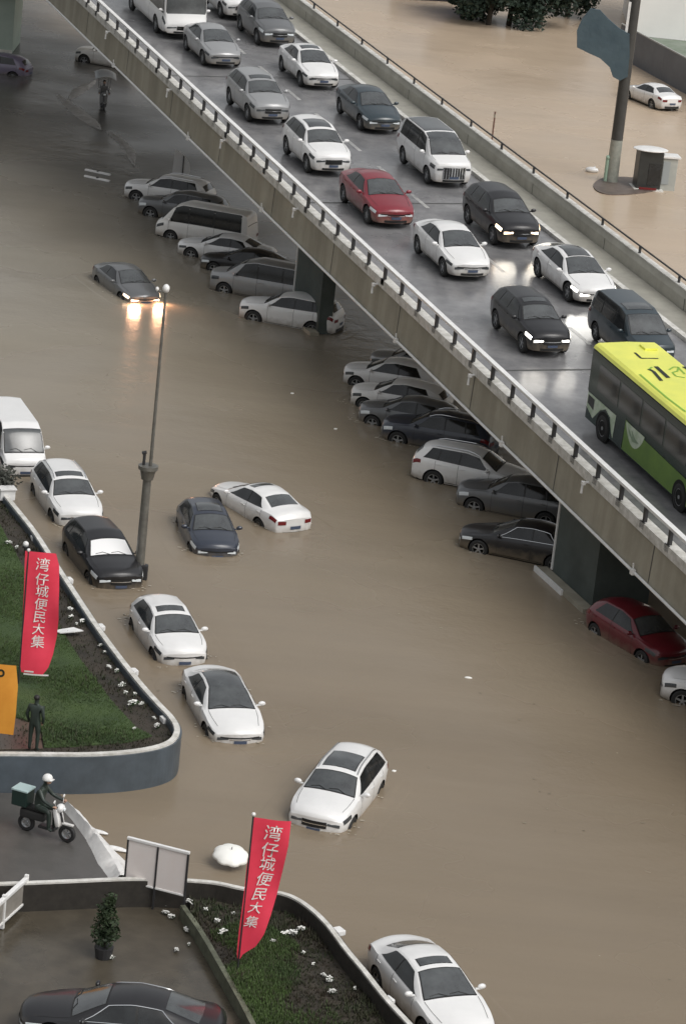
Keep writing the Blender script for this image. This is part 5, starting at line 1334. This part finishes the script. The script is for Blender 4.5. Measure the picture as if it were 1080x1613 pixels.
def scooter(root, m, front, box=None):
    ty, rm = wheel_meshes(.25)
    for x in (-.55, .72):
        w = bpy.data.objects.new('wheel', ty); COL.objects.link(w); w.parent = root; w.location = (x, 0, .25); w.scale = (1, .5, 1); link('rim', rm, w)
    mb = MB(); mb.box((-.35, 0, .55), (.75, .28, .26), bev=.08); mb.box((.12, 0, .28), (.5, .26, .08), bev=.03); mb.build('body', m, root)
    mb = MB(); mb.box((-.3, 0, .74), (.7, .26, .09), bev=.035); mb.build('seat', M['trim'], root)
    mb = MB(); mb.box((.42, 0, .68), (.12, .36, .52), Matrix.Rotation(-.25, 3, 'Y'), .05); mb.ball((.46, 0, .94), .14, (.9, 1.1, .9), 14); mb.box((.72, 0, .52), (.34, .12, .05), bev=.02); mb.build('front_shield', front, root, True)
    mb = MB(); mb.tube([(.40, -.34, 1.02), (.44, -.1, 1.0), (.44, .1, 1.0), (.40, .34, 1.02)], .014, 8); mb.build('handlebar', M['dark_metal'], root)
    MB().tube([(.62, 0, .35), (.42, 0, .98)], .03, 8).build('fork', M['dark_metal'], root)
    MB().ball((.59, 0, .93), .055, (.6, 1.2, 1), 10).build('headlight', M['lens'], root, True)
    for sd_ in (1, -1):
        mb = MB(); mb.tube([(.42, sd_ * .2, 1.02), (.40, sd_ * .26, 1.18)], .006, 6); mb.ball((.40, sd_ * .27, 1.2), .05, (.35, 1.2, .9), 10); mb.build('mirror', M['white_metal'], root)
    if box:
        MB().box((-.72, 0, .98), (.46, .46, .44), bev=.03).build('delivery_box', box, root)
        MB().box((-.72, 0, 1.225), (.5, .5, .05), bev=.015).build('box_lid', mat('pale_blue_lid', (.38, .50, .50), .4), root)
def at_px_yaw(root, px, z, lz, yaw): 
    p = at(px[0], px[1], z + lz); root.location = (p.x, p.y, z); root.rotation_euler = (0, 0, R_(yaw))
sc_ = empty('motor_scooter', label='dark scooter with white front shield and pale-lidded box beside the white flood barrier', cat='scooter')
at_px_yaw(sc_, (70, 1300), .035, .3, -22); scooter(sc_, mat('dark_scooter_plastic', (.03, .03, .03), .3), M['white'], mat('dark_green_box', (.012, .03, .025), .5))
pr_ = empty('person', label='rider in dark rain clothes and white helmet, both hands on the scooter bars', cat='person')
pr_.location = sc_.location; pr_.rotation_euler = sc_.rotation_euler; seated_rider(pr_, M['coat_dark'], True)
sc2 = empty('canopied_scooter', label='scooter with pale rain canopy ploughing through the flood, top left', cat='scooter')
at_px_yaw(sc2, (162, 168), -.15, .2, -80); sc2.scale = (1.1, 1.1, 1.1); scooter(sc2, mat('grey_scooter_plastic', (.1, .1, .11), .3), M['coat_grey'])
mb = MB(); n = 8
V = []
for i in range(n + 1):
    x = lerp(-.9, .75, i / n)
    for j in range(7): y = lerp(-.55, .55, j / 6); V.append((x, y, 2.0 + .12 * math.sin(math.pi * i / n) - .18 * (y / .55) ** 2 - (.25 * max(0, (i / n - .7)) )))
o = mesh_obj('canopy', V, [(i * 7 + j, i * 7 + j + 1, (i + 1) * 7 + j + 1, (i + 1) * 7 + j) for i in range(n) for j in range(6)], mat('pale_canopy_cloth', (.5, .52, .54), .4), sc2, True)
sf = o.modifiers.new('s', 'SOLIDIFY'); sf.thickness = .01
for x, y in ((.45, .2), (.45, -.2), (-.75, .2), (-.75, -.2)): MB().tube([(x, y, .9), (x, y * 1.6, 2.0)], .012, 6).build('canopy_strut', M['dark_metal'], sc2)
pr2 = empty('person', label='rider in a grey rain cape under the pale scooter canopy, top left', cat='person')
pr2.location = sc2.location; pr2.rotation_euler = sc2.rotation_euler; seated_rider(pr2, M['coat_grey'], False)
M['foam'] = mat('foamy_wake', (.42, .41, .40), .5, color2=(.25, .235, .21), nscale=2.2, bump=.8, bscale=6)
def wake(pts, w, label):
    P_ = [at(a, b, 0) for a, b in pts]; V = []; Fc = []; N = 40
    for i in range(N + 1):
        t = i / N * (len(P_) - 1); k = min(int(t), len(P_) - 2); p = P_[k].lerp(P_[k + 1], t - k); d = (P_[k + 1] - P_[k]).normalized(); l = Vector((-d.y, d.x, 0))
        ww = w * math.sin(math.pi * min(1, i / N + .02)) ** .6
        for j in range(7):
            u = j / 6 * 2 - 1; q = noise.noise(Vector((i * .5, j * 1.3, 9)))
            V.append(p + l * u * ww * (1 + .3 * q) + Vector((0, 0, max(-.02, (.09 + .08 * q) * (1 - u * u) - .015))))
    for i in range(N):
        for j in range(6): Fc.append((i * 7 + j, i * 7 + j + 1, (i + 1) * 7 + j + 1, (i + 1) * 7 + j))
    return tag(mesh_obj('wake', V, Fc, M['foam'], None, True), label, kind='stuff')
wake([(92, 150), (118, 172), (140, 190), (160, 205)], .55, 'foamy wave pushed out by the canopied scooter')
wake([(150, 128), (128, 140), (108, 158)], .45, 'spray trailing left of the canopied scooter')
wake([(170, 208), (188, 220), (205, 238), (212, 262)], .35, 'curling wake beside the flooded parked cars')
def mk_plank(root):
    MB().box((0, 0, .06), (1.5, .16, .1), bev=.02).build('plank', M['white_metal'], root)
    MB().box((0.03, 0, .12), (.1, .18, .04), bev=.01).build('cleat', M['dark_metal'], root)
for px, tx_ in (((154, 273), 'upper of two white planks floating left of the parked group'), ((153, 283), 'lower of two white planks floating left of the parked group')):
    small('floating_plank', px, .0, mk_plank, tx_, 'plank', 'white planks adrift by the parked cars', R_(-24))
def mk_panel(root):
    mb = MB(); poly = [(-.45, 0), (.3, 0), (.5, .35), (.42, .8), (.1, 1.25), (-.4, 1.5)]
    A = [mb.bm.verts.new((x, 0, z)) for x, z in poly]; B_ = [mb.bm.verts.new((x, .05, z)) for x, z in poly]; n = len(poly)
    mb.bm.faces.new(A); mb.bm.faces.new(B_[::-1])
    for i in range(n): mb.bm.faces.new((A[i], A[(i + 1) % n], B_[(i + 1) % n], B_[i]))
    mb.build('panel', mat('pale_sign_sheet', (.6, .6, .6), .5), root)
    MB().tube([(.1, -.03, -.4), (.1, -.03, 1.2)], .03, 6).build('stake', M['dark_metal'], root)
small('broken_sign', (284, 280), 0, mk_panel, 'torn pale sheet standing upright behind the topmost parked cars', 'sign')

# ------------------------------------------------------------------ white blossom clumps, small finds
clumps_a = [(14, 853, 1), (27, 859, .7), (111, 957, 1), (112, 968, .7), (130, 975, .8), (121, 979, .6), (159, 1013, .7), (165, 1024, .7), (172, 1047, .7), (184, 1055, 1), (192, 1077, 1.1), (198, 1090, 1.1), (213, 1091, .9), (209, 1106, 1.2), (223, 1105, .7), (248, 1142, 1.2), (212, 1144, .6), (243, 1127, .6)]
clumps_b = [(264, 1422, .7), (262, 1435, .9), (271, 1441, .9), (299, 1419, 1.1), (284, 1423, .5), (324, 1430, .9), (343, 1448, .9), (352, 1465, 1), (368, 1435, .7), (294, 1461, .8), (278, 1493, .8), (298, 1484, .7), (175, 1505, .8), (449, 1468, 1), (463, 1467, 1), (474, 1461, 1), (430, 1479, .8), (478, 1497, .7), (494, 1514, .6), (510, 1532, .7), (519, 1541, 1.2), (524, 1561, 1.2), (559, 1553, .7)]
M['petal'] = mat('white_petals', (.8, .8, .77), .6)
M['stem'] = mat('flower_stems', (.03, .06, .02), .7)
def clump_mesh(seed):
    r = random.Random(seed); V, Fc = [], []
    for i in range(36):
        a, q = r.uniform(0, 6.28), r.random() ** .6; x, y = math.cos(a) * q * .11, math.sin(a) * q * .08; z = .17 + r.uniform(-.05, .06) - q * .05
        t = r.uniform(.022, .045); b = r.uniform(0, 6.28); k = len(V)
        for j in range(5): V.append((x + math.cos(b + j * 1.257) * t, y + math.sin(b + j * 1.257) * t, z + r.uniform(-.01, .02)))
        V.append((x, y, z - .012))
        for j in range(5): Fc.append((k + j, k + (j + 1) % 5, k + 5))
    me = bpy.data.meshes.new('petals'); me.from_pydata(V, [], Fc); me.materials.append(M['petal'])
    V, Fc = [], []
    for i in range(22):
        a, q = r.uniform(0, 6.28), r.random() * .15; x, y = math.cos(a) * q, math.sin(a) * q; k = len(V)
        V += [(x * .5, y * .5, 0), (x + .02, y, .14), (x, y + .03, .17)]; Fc.append((k, k + 1, k + 2))
    m2 = bpy.data.meshes.new('leaves'); m2.from_pydata(V, [], Fc); m2.materials.append(M['stem'])
    return me, m2
CM = [clump_mesh(i) for i in range(4)]
def where(px, py, i, bed):
    if bed == 'a':
        t = ['near the top of the lawn', 'beside the broad red flag', 'halfway along the planter wall', 'near the rounded tip of the lawn'][0 if py < 900 else 1 if py < 1000 else 2 if py < 1080 else 3]
    else: t = 'below the two-panel board' if px < 330 else 'left of the leaning red flag' if px < 400 else 'right of the leaning red flag' if py < 1500 else 'by the low wall near the bottom white sedan'
    return t
cnt = {}
allc = [(c, 'a') for c in clumps_a] + [(c, 'b') for c in clumps_b]
tot = {}
for (px, py, q), bd_ in allc: tot[where(px, py, 0, bd_)] = tot.get(where(px, py, 0, bd_), 0) + 1
for i, ((px, py, q), bd_) in enumerate(allc):
    t = where(px, py, i, bd_)
    z = .97 if bd_ == 'a' else (.42 if (px > 300 + (py - 1448) * .6 or py < 1448 and px > 300) else .1)
    p = at(px, py, z + .12); root = empty('flower_clump', (p.x, p.y, z), rnd.uniform(0, 6.28), 'small clump of white blossom ' + t, 'flowers', 'white blossom clumps ' + t)
    root.scale = (q * rnd.uniform(.6, 1.4), q * rnd.uniform(.5, .9), q * .7)
    a, b = CM[i % 4]; link('blossoms', a, root); link('leaves', b, root)
def mk_sheet(root):
    pts = [(-.42, -.05), (-.2, .16), (.15, .22), (.48, .02), (.2, -.2), (-.22, -.2)]
    V = [(x, y, .12 + .05 * math.sin(x * 5)) for x, y in pts] + [(x, y, .09 + .05 * math.sin(x * 5)) for x, y in pts]
    mesh_obj('sheet', V, [(0, 5, 4, 3, 2, 1), (6, 7, 8, 9, 10, 11)] + [(i, (i + 1) % 6, 6 + (i + 1) % 6, 6 + i) for i in range(6)], M['white_metal'], root)
    MB().tube([(0, 0, 0), (0, 0, .1)], .02, 6).build('stake', M['dark_metal'], root)
small('white_sheet', (107, 998), .97, mk_sheet, 'leaf-shaped white sheet lying right of the broad red flag', 'sheet')
def mk_globe(root):
    MB().tube([(0, 0, 0), (0, 0, .25)], .05, 8).build('stem', M['dark_metal'], root); MB().ball((0, 0, .34), .1, (1, 1, 1), 14).build('globe', M['white_metal'], root, True); MB().tube([(0, 0, .22), (0, 0, .27)], .12, 12).build('collar', M['dark_metal'], root)
small('garden_lamp', (40, 872), .97, mk_globe, 'small white globe lamp on the lawn just above the broad red flag', 'garden lamp')
def mk_potted(root):
    MB().tube([(0, 0, 0), (0, 0, .3)], .2, 14, r2=.25).build('pot', M['dark_metal'], root)
    MB().tube([(0, 0, .2), (.02, 0, .7)], .035, 8).build('trunk', M['bark'], root)
    leaves(root, [(0, 0, .75, .38, .4), (0, 0, 1.25, .25, .35), (.05, 0, 1.6, .14, .25)], 1100, M['leaf_green'], .06)
M['leaf_green'] = mat('shrub_leaves', (.035, .055, .02), .7, color2=(.015, .03, .012), nscale=2)
small('potted_shrub', (163, 1508), .1, mk_potted, 'conical dark green shrub standing on the forecourt above the black sedan', 'shrub')
def mk_corner(root):
    leaves(root, [(0, 0, .55, .6, .55), (-.6, .2, .5, .5, .5)], 1500, M['leaf_grey'], .07)
    MB().tube([(0, 0, 0), (0, 0, .6)], .04, 6).build('trunk', M['bark'], root)
M['leaf_grey'] = mat('greyish_shrub_leaves', (.10, .105, .09), .7, color2=(.06, .065, .055), nscale=2)
small('grey_shrub', (4, 780), .93, mk_corner, 'greyish shrub at the left edge in front of the white van', 'shrub')
def mk_wbox(root):
    MB().box((0, 0, .2), (.55, .4, .4), bev=.04).build('box', M['white_metal'], root); MB().box((0, -.03, .42), (.6, .48, .05), bev=.01).build('lid', M['white_metal'], root)
small('white_cabinet', (10, 786), 1.0, mk_wbox, 'small white cabinet at the left end of the planter wall by the van', 'cabinet', rz=.4)
LT = [(460, 620, 'above'), (528, 676, 'beside the dark blue sunken car'), (737, 1068, 'alone in the open water left of the dark red car'), (620, 1215, 'right of the turned white crossover')]
for (px, py, t) in LT:
    def mk(root): 
        mb = MB(); mb.ball((0, 0, .01), .07, (1.8 if px == 737 else 1, .8, .5), 8); mb.build('scrap', M['petal'], root)
        MB().box((0.05, 0, .03), (.05, .04, .02)).build('flap', M['petal'], root)
    small('litter', (px, py), 0, mk, 'scrap of white litter floating ' + ('upstream of the lower parked group' if t == 'above' else t), 'litter', 'litter on the flood water')

# ------------------------------------------------------------------ lit headlights and added beams
def beams(root, kind, e, col=(1, .8, .55), ang=70, tilt=-14, blend=.6, spec=1.0, size=.09):
    s_ = SHAPES[kind]
    for sd_ in (1, -1):
        l = bpy.data.lights.new('headlight_beam', 'SPOT'); l.energy = e; l.color = col; l.spot_size = R_(ang); l.spot_blend = blend; l.shadow_soft_size = size; l.specular_factor = spec
        o = bpy.data.objects.new('headlight_beam', l); COL.objects.link(o); o.parent = root
        o.location = (s_.xf + .08, sd_ * .6, s_.zs(s_.xf - .1) - .06)
        o.rotation_euler = Vector((-math.cos(R_(tilt)), 0, -math.sin(R_(tilt)))).to_track_quat('Z', 'Y').to_euler()
beams(c_, 'suv', 40, (1, .93, .8), 90, -16, 1.0, .4, .5); beams(cj, 'sedan', 330, (1, .50, .28), 150, -45, 1.0, .01, .3)
beams(c12, 'liftback', 90, (1, .97, .9), 100, -20, 1.0, .5, .7); beams(c13, 'suv', 22, (1, .95, .85), 90, -16, 1.0, .4, .5)  # beams added on these two cars to brighten the wet deck

def standing_person():
    p = at(52, 1183, .96); root = empty('person', (p.x, p.y, .955), R_(75), label='person in dark clothes standing behind the white coping between the orange flag and the lawn', cat='person')
    J = [(0, 0, .90), (0, 0, 1.12), (0, 0, 1.34), (0, 0, 1.44), (.01, 0, 1.50), (.02, 0, 1.58), (.02, 0, 1.66)]
    E_ = [(i, i + 1) for i in range(6)]; Rr = [(.15, .12), (.14, .11), (.17, .12), (.08, .08), (.055, .055), (.088, .08), (.075, .075)]
    for s_ in (1, -1):
        b = len(J); J += [(0, s_ * .18, 1.38), (-.03, s_ * .25, 1.12), (.07, s_ * .22, .90), (.12, s_ * .17, .86)]; Rr += [.068, .052, .04, .033]; E_ += [(2, b), (b, b + 1), (b + 1, b + 2), (b + 2, b + 3)]
        b = len(J); J += [(0, s_ * .09, .84), (.02, s_ * .11, .47), (-.01, s_ * .11, .09), (.12, s_ * .13, .04)]; Rr += [.095, .062, .045, .04]; E_ += [(0, b), (b, b + 1), (b + 1, b + 2), (b + 2, b + 3)]
    b = skin_person(root, J, E_, Rr, M['coat_dark'])
    MB().ball((.035, 0, 1.60), .078, (.95, .85, 1.15), 14).build('face', M['skin'], root, True)
    MB().ball((.0, 0, 1.65), .095, (1, .95, .85), 14).build('hair', M['hair'], root, True)
    for s_ in (1, -1):
        mb = MB(); mb.ball((.14, s_ * .15, .84), .036, (1.1, .7, .8), 10)
        for k in range(4): mb.tube([(.15, s_ * (.13 + .014 * k), .83), (.185, s_ * (.125 + .014 * k), .80 - .004 * k), (.18, s_ * (.12 + .014 * k), .765)], .008, 6, r2=.006)
        mb.tube([(.14, s_ * .13, .85), (.17, s_ * .115, .845)], .009, 6); mb.build('hand', M['skin'], b, True)
standing_person()

# ------------------------------------------------------------------ ripples round the stranded cars, drifting debris
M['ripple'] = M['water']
def ripples():
    V, Fc = [], []
    def add(cx, cy, yaw, hx, hy, amp, seed):
        n, m = 72, 12; b = len(V); ca, sa = math.cos(yaw), math.sin(yaw)
        for j in range(m + 1):
            d = lerp(-.12, .95, j / m)
            for i in range(n):
                a = 2 * math.pi * i / n; c_, s__ = math.cos(a), math.sin(a); e = .42
                x = math.copysign(abs(c_) ** e, c_) * (hx + d); y = math.copysign(abs(s__) ** e, s__) * (hy + d)
                q = noise.noise(Vector((x * 1.3, y * 1.3, seed)))
                z = amp * math.cos(d * 15 + q * 3) * math.exp(-max(0, d) * 2.4) * (.6 + q) + .004
                if j == m: z = -.01
                V.append((cx + x * ca - y * sa, cy + x * sa + y * ca, z))
        for j in range(m):
            for i in range(n): i2 = (i + 1) % n; Fc.append((b + j * n + i, b + j * n + i2, b + (j + 1) * n + i2, b + (j + 1) * n + i))
    k = 0
    for o in list(COL.objects):
        if o.get('category') in ('car', 'van', 'off-roader') and o.get('group') in (G2, G3) or o.name.startswith('car') and False:
            t = o.matrix_basis; yaw = math.atan2(t[1][0], t[0][0]); add(t.translation.x, t.translation.y, yaw, 2.25, .86, .018, k); k += 1
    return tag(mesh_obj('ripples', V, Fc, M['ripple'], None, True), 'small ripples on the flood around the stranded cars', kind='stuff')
ripples()
def foam():
    V, Fc = [], []
    for o in list(COL.objects):
        if o.get('group') in (G2, G3) and o.get('category') in ('car', 'van', 'off-roader'):
            t = o.matrix_basis; yaw = math.atan2(t[1][0], t[0][0]); ca, sa = math.cos(yaw), math.sin(yaw)
            for i in range(70):
                a = rnd.uniform(0, 6.283); d = abs(rnd.gauss(0, .16)) + .02; c_, s__ = math.cos(a), math.sin(a)
                x = math.copysign(abs(c_) ** .42, c_) * (2.25 + d); y = math.copysign(abs(s__) ** .42, s__) * (.88 + d)
                if noise.noise(Vector((x * .9, y * .9, t.translation.x))) < 0: continue
                px, py = t.translation.x + x * ca - y * sa, t.translation.y + x * sa + y * ca; n = 6; r = rnd.uniform(.012, .04); b = len(V); e = rnd.uniform(1, 2.5); ph = rnd.uniform(0, 6)
                for k in range(n): q = ph + 2 * math.pi * k / n; V.append((px + math.cos(q) * r * e, py + math.sin(q) * r, .024))
                Fc.append(tuple(range(b, b + n)))
    return tag(mesh_obj('foam', V, Fc, mat('silty_foam', (.42, .38, .31), .6)), 'scraps of silty foam gathered around the stranded cars', kind='stuff')
foam()
def debris():
    V, Fc = [], []
    for i in range(420):
        px, py = rnd.uniform(0, 1080), rnd.uniform(120, 1613)
        p = at(px, py, 0); s_o = (p - FA).dot(FN_)
        if -.5 < s_o < 13: continue
        d = noise.noise(Vector((p.x * .12, p.y * .05, 2)))
        if d < .02 and rnd.random() < .8: continue
        n = rnd.randint(4, 6); r = rnd.uniform(.012, .045); b = len(V); a0 = rnd.uniform(0, 6)
        for k in range(n): a = a0 + 2 * math.pi * k / n; V.append((p.x + math.cos(a) * r * rnd.uniform(.7, 2.0), p.y + math.sin(a) * r, .006 + rnd.uniform(0, .008)))
        Fc.append(tuple(range(b, b + n)))
    return tag(mesh_obj('floating_debris', V, Fc, mat('leaf_litter', (.33, .29, .22), .7, color2=(.06, .05, .03), nscale=.4)), 'tiny leaves and scraps drifting on the flood', kind='stuff')
debris()
